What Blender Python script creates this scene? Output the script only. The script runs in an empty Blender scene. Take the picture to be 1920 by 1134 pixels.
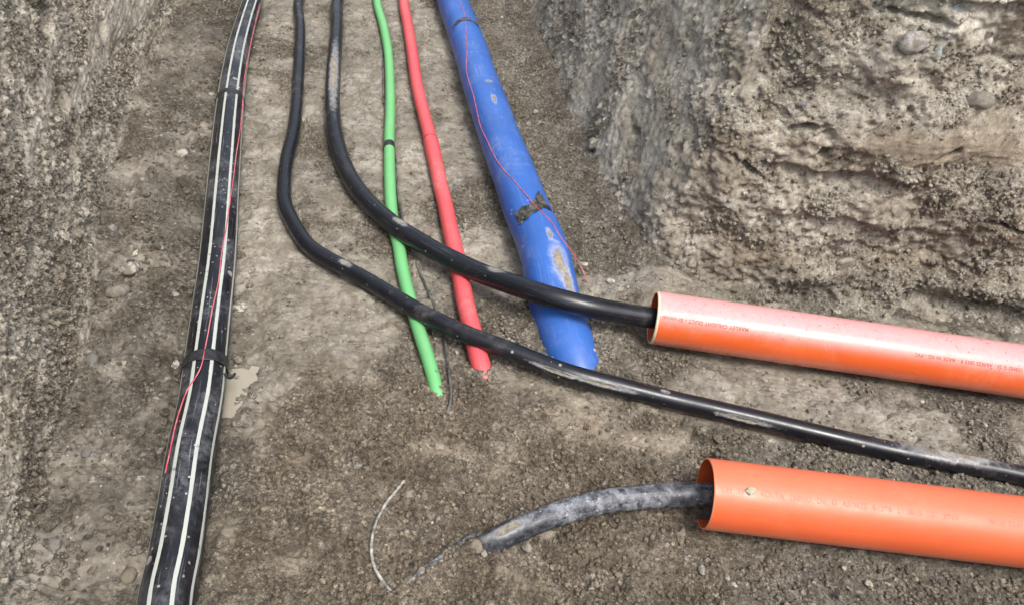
import bpy, math, random
import numpy as np
from mathutils import Vector, Matrix
random.seed(7); rng = np.random.default_rng(11)
sc = bpy.context.scene
# ------------------------------------------------------------------ camera
W0, H0, FPX, CH = 1920.0, 1134.0, 1400.0, 1.55
ROLL = math.atan(.12); TH = math.atan(1243 / FPX)
Fv = np.array([0, math.cos(TH), -math.sin(TH)]); r0 = np.array([1.0, 0, 0]); u0 = np.cross(r0, Fv)
Rv = math.cos(ROLL) * r0 + math.sin(ROLL) * u0; Uv = -math.sin(ROLL) * r0 + math.cos(ROLL) * u0
CAM = np.array([0, 0, CH])
cd = bpy.data.cameras.new('camera'); cam = bpy.data.objects.new('camera', cd); sc.collection.objects.link(cam)
cd.sensor_width = 36; cd.lens = 36 * FPX / W0; cd.clip_start = .05; cd.clip_end = 400
cam.matrix_world = Matrix(((Rv[0], Uv[0], -Fv[0], CAM[0]), (Rv[1], Uv[1], -Fv[1], CAM[1]), (Rv[2], Uv[2], -Fv[2], CAM[2]), (0, 0, 0, 1)))
sc.camera = cam
# ------------------------------------------------------------------ sky, sun, exposure (bright overcast day)
SUN_EL, SUN_AZ = 62.0, 143.0          # azimuth of the sun, clockwise from +Y
world = bpy.data.worlds.new("World"); sc.world = world; world.use_nodes = True
nt = world.node_tree; nt.nodes.clear()
sky = nt.nodes.new('ShaderNodeTexSky'); sky.sky_type = 'NISHITA'; sky.sun_disc = False
sky.sun_elevation = math.radians(SUN_EL); sky.sun_rotation = math.radians(SUN_AZ)
sky.air_density = 1.0; sky.dust_density = 4.0; sky.ozone_density = 1.0
hs = nt.nodes.new('ShaderNodeHueSaturation'); hs.inputs['Saturation'].default_value = .50
bg = nt.nodes.new('ShaderNodeBackground'); bg.inputs['Strength'].default_value = .15
wo = nt.nodes.new('ShaderNodeOutputWorld')
nt.links.new(sky.outputs[0], hs.inputs['Color']); nt.links.new(hs.outputs[0], bg.inputs[0]); nt.links.new(bg.outputs[0], wo.inputs[0])
sl = bpy.data.lights.new('sun', 'SUN'); sl.energy = 1.25; sl.angle = math.radians(18); sl.color = (1, .975, .94)
so = bpy.data.objects.new('sun', sl); sc.collection.objects.link(so)
az, el = math.radians(SUN_AZ), math.radians(SUN_EL)
sd = Vector((math.sin(az) * math.cos(el), math.cos(az) * math.cos(el), math.sin(el)))
so.rotation_euler = sd.to_track_quat('Z', 'Y').to_euler(); so.location = (-3, 0, 6)
sc.view_settings.view_transform = 'Standard'; sc.view_settings.look = 'None'; sc.view_settings.gamma = 1
sc.view_settings.exposure = .90

# ------------------------------------------------------------------ measuring helpers
def ray(px, py): return (px - W0 / 2) * Rv - (py - H0 / 2) * Uv + FPX * Fv
def gp(px, py, z=0.0):
    d = ray(px, py); return CAM + d * ((z - CH) / d[2])
def project(P):
    d = P - CAM; w = d @ Fv; return W0 / 2 + FPX * (d @ Rv) / w, H0 / 2 - FPX * (d @ Uv) / w, w
def pick(P, px, py):
    """the point of a surface (vertex array P) seen at a place of the photograph"""
    x, y, w = project(P); d = np.hypot(x - px, y - py); d[w < .1] = 1e9
    m = d.min(); ok = np.where(d < max(4.0, m * 1.3))[0]
    near = ok[w[ok] < w[ok].min() + .05]
    return near[np.argmin(d[near])]

# ------------------------------------------------------------------ noise
_P = rng.permutation(256); _P = np.concatenate([_P, _P, _P])
_G = rng.normal(size=(256, 3)); _G /= np.linalg.norm(_G, axis=1)[:, None]
def perlin(x, y, z=0.0):
    x = np.asarray(x, float) + 300.3; y = np.asarray(y, float) + 300.7; z = np.zeros_like(x) + z + 300.1
    xi, yi, zi = np.floor(x).astype(int), np.floor(y).astype(int), np.floor(z).astype(int)
    xf, yf, zf = x - xi, y - yi, z - zi
    q = lambda t: t * t * t * (t * (t * 6 - 15) + 10)
    u, v, w = q(xf), q(yf), q(zf); r = 0
    for a in (0, 1):
        for b in (0, 1):
            for c in (0, 1):
                g = _G[_P[_P[_P[(xi + a) & 255] + ((yi + b) & 255)] + ((zi + c) & 255)]]
                d = g[..., 0] * (xf - a) + g[..., 1] * (yf - b) + g[..., 2] * (zf - c)
                r = r + d * (u if a else 1 - u) * (v if b else 1 - v) * (w if c else 1 - w)
    return r * 1.5
def fbm(x, y, z=0.0, o=4, g=.5, ridge=False):
    t = 0; a = 1; s = 0
    for i in range(o):
        n = perlin(x * 2 ** i, y * 2 ** i, (z * 2 ** i + i * 17.3))
        if ridge: n = 1 - 2 * np.abs(n)
        t = t + a * n; s += a; a *= g
    return t / s
def clods(u, v, cell, seed, dens=.8, rmin=.25, rmax=.6, warp=.25):
    """lumps of random size in a plane: height of the highest lump, its random number"""
    u = u + warp * cell * perlin(u / cell * 1.3, v / cell * 1.3, seed); v = v + warp * cell * perlin(u / cell * 1.3, v / cell * 1.3, seed + 9)
    U, V = u / cell, v / cell; iu, iv = np.floor(U).astype(int), np.floor(V).astype(int)
    best = np.zeros_like(U); idr = np.zeros_like(U)
    rs = np.random.default_rng(seed); T = rs.random((256, 6))
    for a in (-1, 0, 1):
        for b in (-1, 0, 1):
            k = _P[_P[(iu + a + seed) & 255] + ((iv + b) & 255)]; t = T[k]
            cx, cy = iu + a + t[..., 0], iv + b + t[..., 1]
            r = rmin + (rmax - rmin) * t[..., 2] ** 2
            an = t[..., 3] * 3.14; dx, dy = U - cx, V - cy
            ex, ey = dx * np.cos(an) + dy * np.sin(an), (-dx * np.sin(an) + dy * np.cos(an)) * (1 + .7 * t[..., 4])
            d2 = (ex * ex + ey * ey) / (r * r)
            h = np.where((t[..., 5] < dens) & (d2 < 1), r * np.sqrt(np.maximum(0, 1 - d2)), 0)
            m = h > best; best = np.where(m, h, best); idr = np.where(m, t[..., 4], idr)
    return best * cell, idr
def sstep(a, b, x):
    t = np.clip((x - a) / (b - a), 0, 1); return t * t * (3 - 2 * t)
def blob(x, y, c, rx, ry=None, ang=0):
    ry = ry or rx; dx, dy = x - c[0], y - c[1]; ca, sa = math.cos(ang), math.sin(ang)
    return np.exp(-(((dx * ca + dy * sa) / rx) ** 2 + ((-dx * sa + dy * ca) / ry) ** 2))

# ------------------------------------------------------------------ object helpers
def tag(o, label=None, cat=None, group=None, kind=None):
    if label: o['label'] = label
    if cat: o['category'] = cat
    if group: o['group'] = group
    if kind: o['kind'] = kind
    return o
def mesh_obj(name, V, F, mat, parent=None, smooth=True, uv=None, col=None, origin=None):
    """link ONE mesh object; V (n,3) world coordinates, F quads or tris as an array or a list of lists"""
    V = np.asarray(V, float)
    if parent is not None: origin = np.array(parent.get('_o', (0, 0, 0)))
    if origin is None: origin = np.zeros(3)
    origin = np.asarray(origin, float)
    me = bpy.data.meshes.new(name)
    if isinstance(F, np.ndarray):
        n = F.shape[1]; me.vertices.add(len(V)); me.vertices.foreach_set('co', (V - origin).astype(np.float32).ravel())
        me.loops.add(F.size); me.loops.foreach_set('vertex_index', F.astype(np.int32).ravel())
        me.polygons.add(len(F)); me.polygons.foreach_set('loop_start', np.arange(0, F.size, n, dtype=np.int32))
        me.polygons.foreach_set('loop_total', np.full(len(F), n, dtype=np.int32))
        me.update(calc_edges=True)
    else:
        me.from_pydata([tuple(p) for p in (V - origin)], [], [tuple(f) for f in F]); me.update()
    if uv is not None:          # uv given per loop
        l = me.uv_layers.new(name='UVMap'); l.data.foreach_set('uv', np.asarray(uv, np.float32).ravel())
    if col is not None:
        a = me.color_attributes.new('soil', 'FLOAT_COLOR', 'POINT')
        c = np.ones((len(V), 4), np.float32); c[:, :np.shape(col)[1]] = col; a.data.foreach_set('color', c.ravel())
    if smooth: me.polygons.foreach_set('use_smooth', np.ones(len(me.polygons), bool))
    me.materials.append(mat)
    o = bpy.data.objects.new(name, me); sc.collection.objects.link(o); o['_o'] = [float(q) for q in origin]
    if parent is not None: o.parent = parent
    else: o.location = origin
    return o
def empty(name, loc):
    o = bpy.data.objects.new(name, None); o.location = loc; o.empty_display_size = .05; sc.collection.objects.link(o); o['_o'] = [float(q) for q in loc]; return o
def grid_faces(nu, nv, wrap=False):
    i = np.arange(nu - 1)[:, None]; j = np.arange(nv if wrap else nv - 1)[None, :]; j2 = (j + 1) % nv
    return np.stack([i * nv + j + 0 * i, (i + 1) * nv + j, (i + 1) * nv + j2, i * nv + j2], -1).reshape(-1, 4)

# ------------------------------------------------------------------ materials
class Mat:
    def __init__(s, name):
        s.m = bpy.data.materials.new(name); s.m.use_nodes = True; s.nt = s.m.node_tree; s.b = s.nt.nodes['Principled BSDF']
    def n(s, t, **k):
        x = s.nt.nodes.new('ShaderNode' + t)
        for a, b in k.items(): setattr(x, a, b)
        return x
    def l(s, a, b): s.nt.links.new(a, b)
    def val(s, sock, v):
        if hasattr(v, 'links') or isinstance(v, bpy.types.NodeSocket): s.l(v, sock)
        else: sock.default_value = v
    def noise(s, scale, vec=None, detail=4, rough=.55, dist=0.0):
        x = s.n('TexNoise'); x.inputs['Scale'].default_value = scale; x.inputs['Detail'].default_value = detail; x.inputs['Roughness'].default_value = rough; x.inputs['Distortion'].default_value = dist
        if vec is not None: s.l(vec, x.inputs['Vector'])
        return x.outputs['Fac']
    def ramp(s, fac, a, b, c0=0.0, c1=1.0):
        x = s.n('MapRange'); x.interpolation_type = 'SMOOTHSTEP'; s.l(fac, x.inputs[0]); x.inputs[1].default_value = a; x.inputs[2].default_value = b; x.inputs[3].default_value = c0; x.inputs[4].default_value = c1; return x.outputs[0]
    def mix(s, fac, a, b, mode='MIX'):
        x = s.n('Mix', data_type='RGBA', blend_type=mode); s.val(x.inputs[0], fac)
        for k, v in ((6, a), (7, b)):
            if isinstance(v, tuple): x.inputs[k].default_value = (*v[:3], 1)
            else: s.l(v, x.inputs[k])
        return x.outputs[2]
    def math(s, op, a, b=0.0, clamp=False):
        x = s.n('Math', operation=op); x.use_clamp = clamp; s.val(x.inputs[0], a); s.val(x.inputs[1], b); return x.outputs[0]
    def bump(s, h, strength, dist, prev=None):
        x = s.n('Bump'); x.inputs['Strength'].default_value = strength; x.inputs['Distance'].default_value = dist; s.l(h, x.inputs['Height'])
        if prev is not None: s.l(prev, x.inputs['Normal'])
        return x.outputs[0]
    def mapping(s, vec, scale):
        x = s.n('Mapping'); x.inputs['Scale'].default_value = scale; s.l(vec, x.inputs[0]); return x.outputs[0]

def soil_material(name, rough=.9):
    """the soil attribute carries the albedo; its alpha tells loose crumbly soil (1) from smooth smeared mud (0)"""
    M = Mat(name); pos = M.n('NewGeometry').outputs['Position']; an = M.n('Attribute', attribute_name='soil'); at = an.outputs['Color']; L = an.outputs['Alpha']
    n1 = M.noise(90, pos, 5, .65); n2 = M.noise(420, pos, 3, .6); n3 = M.noise(22, pos, 5, .65); n4 = M.noise(6.5, pos, 6, .62, .8)
    k = M.ramp(L, 0, 1, .22, 1)
    c = M.mix(k, at, M.mix(1.0, at, M.mix(M.ramp(n1, .36, .66), (.74, .725, .70), (1.80, 1.80, 1.78)), 'MULTIPLY'))
    c = M.mix(M.ramp(L, 0, 1, .35, 1), c, M.mix(1.0, c, M.mix(M.ramp(n2, .34, .68), (.62, .61, .60), (1.32, 1.32, 1.32)), 'MULTIPLY'))
    c = M.mix(1.0, c, M.mix(M.ramp(n3, .34, .66), (.78, .76, .74), (1.18, 1.18, 1.18)), 'MULTIPLY')
    c = M.mix(1.0, c, M.mix(M.ramp(n4, .40, .60), (.84, .82, .79), (1.13, 1.13, 1.14)), 'MULTIPLY')
    v = M.n('TexVoronoi'); v.inputs['Scale'].default_value = 170; M.l(pos, v.inputs['Vector'])
    sp = M.n('SeparateColor'); M.l(v.outputs['Color'], sp.inputs[0])
    inside = M.math('LESS_THAN', v.outputs['Distance'], .38)
    M_pale = M.math('MULTIPLY', M.math('GREATER_THAN', sp.outputs[0], .984), inside)
    M_dark = M.math('MULTIPLY', M.math('LESS_THAN', sp.outputs[0], .02), inside)
    c = M.mix(M_pale, c, (.40, .37, .31)); c = M.mix(M_dark, c, (.06, .055, .05))
    # short wandering drying cracks, mostly across the trench, their inner shade painted in as darker earth
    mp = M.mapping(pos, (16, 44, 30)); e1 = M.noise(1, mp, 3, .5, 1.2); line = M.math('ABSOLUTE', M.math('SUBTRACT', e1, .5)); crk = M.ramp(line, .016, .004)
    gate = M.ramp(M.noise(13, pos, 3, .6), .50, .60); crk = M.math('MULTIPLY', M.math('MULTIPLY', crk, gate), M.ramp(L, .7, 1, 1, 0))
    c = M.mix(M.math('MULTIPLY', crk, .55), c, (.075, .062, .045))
    M.l(c, M.b.inputs['Base Color'])
    r = M.math('SUBTRACT', M.ramp(n4, .38, .62, rough - .05, rough - .32), M.math('MULTIPLY', L, -.15)); M.l(r, M.b.inputs['Roughness'])
    M.b.inputs['Specular IOR Level'].default_value = .4
    b0 = M.bump(M.math('SUBTRACT', 1.0, crk), .9, .006); b = M.bump(n1, .9, .020, b0); M.l(M.ramp(L, 0, 1, .25, 1), b.node.inputs['Strength']); b2 = M.bump(n2, .75, .006, b); M.l(M.ramp(L, 0, 1, .3, .9), b2.node.inputs['Strength'])
    v2 = M.n('TexVoronoi'); v2.inputs['Scale'].default_value = 120; v2.inputs['Randomness'].default_value = 1; M.l(pos, v2.inputs['Vector'])
    b3 = M.bump(M.ramp(v2.outputs['Distance'], 0, .6, 1, 0), .35, .004, b2); M.l(M.ramp(L, .3, 1, .05, .5), b3.node.inputs['Strength']); M.l(b3, M.b.inputs['Normal'])
    return M.m
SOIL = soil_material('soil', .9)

def pipe_material(name, color, rough, dust=(.42, .38, .31), dust_lo=.56, dust_hi=.75, dust_amt=.6, scratch=(.5, .5, .5), scratch_amt=.25,
                  speck=None, speck_amt=0.0, top_dust_sheen=0.0, film=(.6, .55, .5), low_film=0.0, spots=None, stripes=False, color2=None, mudspots=()):
    """plastic pipe: uv.x = way round the pipe (0..1, .5 = top), uv.y = metres along it"""
    M = Mat(name); uv = M.n('UVMap').outputs[0]; pos = M.n('NewGeometry').outputs['Position']
    sx = M.n('SeparateXYZ'); M.l(uv, sx.inputs[0]); U, Vv = sx.outputs[0], sx.outputs[1]
    nz = M.n('SeparateXYZ'); M.l(M.n('NewGeometry').outputs['Normal'], nz.inputs[0]); NZ = nz.outputs[2]
    c = M.mix(M.ramp(M.noise(6, pos, 4), .3, .7), color, color2 or tuple(q * .82 for q in color))
    if stripes:
        # eight light stripes printed along the pipe
        ph = M.math('ADD', U, M.math('MULTIPLY', Vv, -.01625))
        f = M.math('FRACT', M.math('ADD', M.math('MULTIPLY', ph, 8.0), 1.18)); dd = M.math('ABSOLUTE', M.math('SUBTRACT', f, .5))
        wob = M.ramp(M.noise(30, pos, 3), .2, .8, .090, .112)
        st = M.math('LESS_THAN', dd, wob)
        st = M.math('MULTIPLY', st, M.ramp(M.noise(38, pos, 6, .7), .30, .40, .35, 1))
        c = M.mix(st, c, (.44, .46, .41))
    # long fine scratches
    sc1 = M.noise(1, M.mapping(uv, (90, 4.5, 1)), 5, .7, .4); c = M.mix(M.math('MULTIPLY', M.ramp(sc1, .58, .72), scratch_amt), c, scratch)
    sc2 = M.noise(1, M.mapping(uv, (22, 60, 1)), 6, .75, 1.6); c = M.mix(M.math('MULTIPLY', M.ramp(sc2, .66, .74), scratch_amt), c, scratch)
    big = M.noise(4.2, pos, 6, .68, .6); fine = M.noise(55, pos, 6, .75)
    dm = M.math('MULTIPLY', M.ramp(big, dust_lo - .05, dust_hi), M.ramp(fine, .35, .62)); dm = M.math('MULTIPLY', dm, dust_amt)
    c = M.mix(dm, c, dust)
    if top_dust_sheen: c = M.mix(M.math('MULTIPLY', M.math('MULTIPLY', M.ramp(NZ, .30, 1.0), top_dust_sheen), M.ramp(fine, .2, .6, .75, 1)), c, film)  # upward faces: settled dust plus sky sheen painted into the colour
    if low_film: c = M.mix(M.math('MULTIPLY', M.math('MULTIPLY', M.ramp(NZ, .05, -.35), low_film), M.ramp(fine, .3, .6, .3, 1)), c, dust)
    if spots:      # (scale, share, colour, lowest normal.z)
        for scl, share, colr, nzmin in spots:
            v = M.n('TexVoronoi'); v.inputs['Scale'].default_value = scl; M.l(pos, v.inputs['Vector'])
            s_ = M.n('SeparateColor'); M.l(v.outputs['Color'], s_.inputs[0])
            on = M.math('MULTIPLY', M.math('LESS_THAN', v.outputs['Distance'], M.math('MULTIPLY', s_.outputs[1], .34)), M.math('LESS_THAN', s_.outputs[0], share))
            on = M.math('MULTIPLY', on, M.math('GREATER_THAN', NZ, nzmin)); on = M.math('MULTIPLY', on, M.ramp(big, .38, .6, .25, 1))
            c = M.mix(M.math('MULTIPLY', on, .8), c, colr)
    mudh = None
    for (mu, mv, ru, rv) in mudspots:
        a = M.math('DIVIDE', M.math('SUBTRACT', U, mu), ru); b_ = M.math('DIVIDE', M.math('SUBTRACT', Vv, mv), rv)
        d = M.math('SQRT', M.math('ADD', M.math('MULTIPLY', a, a), M.math('MULTIPLY', b_, b_)))
        d = M.math('ADD', d, M.math('MULTIPLY', M.math('SUBTRACT', M.noise(34, pos, 6, .72), .5), 2.6))
        mm = M.ramp(d, 1.05, .30); mh = M.ramp(d, 1.8, .7, 0, .5)
        c = M.mix(mh, c, (.50, .50, .50)); c = M.mix(mm, c, M.mix(M.ramp(fine, .3, .7), (.17, .135, .09), (.42, .37, .28)))
        mudh = mm if mudh is None else M.math('MAXIMUM', mudh, mm)
    M.l(c, M.b.inputs['Base Color'])
    rr = M.math('ADD', rough, M.math('MULTIPLY', dm, .35))
    if mudh is not None: rr = M.math('ADD', rr, M.math('MULTIPLY', mudh, .5))
    rr = M.math('ADD', rr, M.ramp(M.noise(14, pos, 5, .7), .3, .7, -.05, .12)); M.l(rr, M.b.inputs['Roughness'])
    b = M.bump(M.noise(2.2, pos, 3), .35, .006); b = M.bump(fine, .16, .0012, b)
    if mudh is not None: b = M.bump(M.math('MULTIPLY', mudh, fine), 1, .008, b)
    M.l(b, M.b.inputs['Normal'])
    return M.m
def plain_material(name, color, rough=.5, color2=None, nscale=40, bump=.0, spec=.5, bd=.002, dirt=False):
    M = Mat(name); pos = M.n('NewGeometry').outputs['Position']; n = M.noise(nscale, pos, 6, .65)
    M.l(M.mix(M.ramp(n, .35, .65), color, color2 or tuple(q * .7 for q in color)) if not dirt else M.mix(M.ramp(M.noise(48, pos, 5, .7), .46, .58), M.mix(M.ramp(n, .35, .65), color, color2), (.17, .145, .11)), M.b.inputs['Base Color'])
    M.b.inputs['Roughness'].default_value = rough; M.b.inputs['Specular IOR Level'].default_value = spec
    if bump: M.l(M.bump(n, bump, bd), M.b.inputs['Normal'])
    return M.m

# ------------------------------------------------------------------ terrain
YL = np.array([-60, -4, .3, .65, 1.37, 1.94, 2.64, 3.78, 5, 9, 60.]); XL = np.array([4, -.55, -.86, -.93, -1.16, -1.385, -1.615, -1.87, -2.2, -3.3, -17.])
YR = np.array([1.7, 1.9, 2.05, 2.46, 3.09, 4.33, 5, 9, 60.]); XR = np.array([.50, .425, .363, .25, .085, -.206, -.36, -1.3, -13.])
def xl(y): return np.interp(y, YL, XL)
def xr(y): return np.interp(y, YR, XR)
TOP = 1.15
g2 = lambda px, py: gp(px, py)[:2]
_ga = gp(925, 1013) - gp(780, 1097); GA = math.atan2(_ga[1], _ga[0])
def macro(x, y):
    """the slow rise and fall of the trench floor"""
    h = .014 * perlin(x * 1.3, y * 1.3, 3.1) + .007 * perlin(x * 4, y * 4, 8.8)
    h = h + .036 * blob(x, y, g2(1010, 790), .36, .16, .1) + .022 * blob(x, y, g2(1130, 640), .10, .14) + .022 * blob(x, y, g2(990, 640), .06, .14) + .016 * blob(x, y, g2(905, 715), .07, .04) + .040 * blob(x, y, g2(852, 1056), .17, .035, GA) + .025 * blob(x, y, g2(1100, 660), .12, .10) + .020 * blob(x, y, g2(860, 740), .20, .09)
    h = h + .010 * blob(x, y, g2(1010, 1035), .15, .030, .15) + .008 * blob(x, y, g2(930, 1055), .10, .035, .3) - .012 * blob(x, y, g2(885, 995), .06, .04)
    h = h + .028 * blob(x, y, g2(1290, 700), .12, .035, -.2) + .02 * blob(x, y, g2(890, 870), .16, .08)
    h = h - .020 * blob(x, y, g2(440, 740), .055, .085) - .010 * blob(x, y, g2(478, 690), .03, .04) - .03 * blob(x, y, g2(255, 765), .05, .10, .3) + .018 * blob(x, y, g2(210, 850), .10, .12)
    h = h - .018 * blob(x, y, g2(620, 830), .10, .05, .6) - .02 * blob(x, y, g2(330, 800), .05, .06)
    dl = x - xl(y); h = h + .05 * np.exp(-np.maximum(dl, 0) / .06) + .035 * np.exp(-((dl - .17) / .1) ** 2) * sstep(.9, 1.3, y)
    dr = xr(np.maximum(y, 1.75)) - x; h = h + np.where(y > 1.8, .085 * np.exp(-np.maximum(dr, 0) / .10), 0) * sstep(.75, .45, x)
    return h
PIPE_TRACKS = []     # (points, radius) filled below: the soil is pressed down smooth under and beside the pipes
def near_pipes(x, y, grow=1.0):
    m = np.zeros_like(x)
    for P, r in PIPE_TRACKS:
        for i in range(len(P) - 1):
            a, b = P[i], P[i + 1]; ab = b - a; L = ab @ ab
            lo = np.minimum(a, b) - .2; hi = np.maximum(a, b) + .2
            s = (x > lo[0]) & (x < hi[0]) & (y > lo[1]) & (y < hi[1])
            if not s.any(): continue
            t = np.clip(((x[s] - a[0]) * ab[0] + (y[s] - a[1]) * ab[1]) / L, 0, 1)
            d = np.hypot(x[s] - a[0] - t * ab[0], y[s] - a[1] - t * ab[1])
            m[s] = np.maximum(m[s], np.exp(-(d / (r * 1.25 * grow)) ** 2))
    return m
def axis(parts):
    out = []
    for a, b, st in parts: out.append(np.arange(a, b, st))
    return np.unique(np.round(np.concatenate(out + [[parts[-1][1]]]), 5))
def geo(a, b, n, first):
    """n growing steps from a to b"""
    t = np.linspace(0, 1, n) ** 2.6; return a + (b - a) * t

def loose_map(x, y):
    """0 = trodden, smooth mud; 1 = loose crumbs"""
    L = .10 + .75 * sstep(.02, .30, fbm(x * 2.6, y * 2.6, 5.5, 4))
    left = sstep(.55, .30, x - xl(y)); L = np.maximum(L, left * (.45 + .9 * fbm(x * 6, y * 6, 2.2, 3)))
    low = sstep(1.42, 1.22, y + .06 * perlin(x * 4, y * 4, 7.7)) * sstep(-.62, -.5, x); L = np.maximum(L, low * (.62 + .55 * sstep(-.25, .15, fbm(x * 5, y * 5, 61, 3))))
    dr = xr(np.maximum(y, 1.9)) - x; L = np.maximum(L, np.where(y > 1.9, sstep(.42, .26, dr) * .75, 0))
    m_ = fbm(x * 12, y * 12, 101, 3)
    L = L * (1 - .8 * blob(x, y, g2(900, 850), .20, .075) * (.7 + .8 * m_)) * (1 - .7 * blob(x, y, g2(960, 1080), .08, .04)) * (1 - .6 * blob(x, y, g2(1120, 1050), .10, .04)) * (1 - .8 * blob(x, y, g2(1200, 830), .12, .04)) * (1 - .7 * blob(x, y, g2(560, 1060), .07, .06)) * (1 - .7 * blob(x, y, g2(560, 860), .07, .06)) * (1 - .6 * blob(x, y, g2(130, 900), .08, .10))
    L = L * (1 - .75 * blob(x, y, g2(1450, 735), .35, .06, -.02))
    L = np.maximum(L, .9 * sstep(.1, .5, blob(x, y, g2(1040, 640), .4, .16)))
    return np.clip(L + .12 * perlin(x * 9, y * 9, 4.4), 0, 1)

def floor_detail(x, y, full=True):
    L = loose_map(x, y)
    c1, i1 = clods(x, y, .045, 3, .55); c2, i2 = clods(x, y, .020, 5, .75); c3, i3 = clods(x, y, .0095, 8, .85)
    cr = (1 - np.abs(perlin(x * 9 + 2 * perlin(x * 5, y * 5, 1), y * 26, 6.1)))
    m2 = sstep(-.1, .5, fbm(x * 6, y * 6, 31, 2))
    crack = sstep(.90, .985, cr) * sstep(-.15, .25, perlin(x * 7, y * 7, 12))
    lump = fbm(x * 24, y * 24, 2.0, 4)
    c0, i0 = clods(x, y, .085, 41, .5, .22, .5, .35); sl = x - xl(y)
    strip = sstep(.06, .16, sl) * sstep(.62, .48, sl) * sstep(1.0, 1.25, y) * sstep(3.4, 2.4, y); lowz = sstep(1.45, 1.2, y) * sstep(-.7, -.5, x)
    med = fbm(x * 13, y * 13, 111, 4)
    big = sstep(.5, .95, L)
    h = L * (.80 * c1 * sstep(.35, .9, L) * m2 + 1.05 * c2 * (.35 + .65 * m2) + .95 * c3) + (.012 + .012 * L) * lump + .020 * fbm(x * 7, y * 7, 91, 3) * (.4 + .6 * L) + .014 * L * fbm(x * 9, y * 9, 6, 2) + .0035 * fbm(x * 90, y * 90, 1, 2)
    lf = sstep(.55, .35, x - xl(y)); h = h + lf * (.35 * c1 * m2 + .5 * c2 * m2 + .016 * fbm(x * 14, y * 14, 9, 3) + .016 * (fbm(x * 8, y * 8, 19, 3, ridge=True) - .4))
    tr = perlin(x * 7 + 2 * perlin(x * 3, y * 3, 1), y * 30, 21); h = h + (1 - L) * .0055 * np.maximum(tr, -.1) * sstep(-.1, .3, perlin(x * 3, y * 3, 3))
    h = h + strip * (.036 * med + .45 * c0 - .010) + lowz * (.016 * med + .10 * c0 * L) + (1 - np.maximum(strip, lowz)) * .007 * med
    h = h - (1 - big) * crack * .012
    pr = sstep(.93, .99, 1 - np.abs(perlin(x * 20, y * 55, 16))) * (1 - L) * .005
    return h - pr, L, crack * (1 - big), i2, i3, c2, c3

def soil_color(x, y, tone, brown, gid, gh, damp_shade=0, alpha=1.0):
    """albedo: tone lifts it, brown warms it, gid/gh tint each lump"""
    base = np.stack([.232 * np.ones_like(x), .214 * np.ones_like(x), .176 * np.ones_like(x)], -1)
    br = np.stack([.212 * np.ones_like(x), .180 * np.ones_like(x), .136 * np.ones_like(x)], -1)
    c = base + (br - base) * np.clip(brown, 0, 1)[:, None]
    c = c * (1 + tone)[:, None] * (1 + (gid - .5) * .34 * (gh > 0))[:, None]
    c = c * (1 - .35 * (np.clip(damp_shade, 0, 1) + 0 * x))[:, None]  # damp soil and painted recess shade both lower the albedo
    pale = (gid > .965) & (gh > .0025); c[pale] = c[pale] * .4 + np.array([.42, .40, .35]) * .6
    return np.concatenate([np.clip(c, .02, .7), (np.clip(alpha, 0, 1) + 0 * x)[:, None]], 1)

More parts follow.
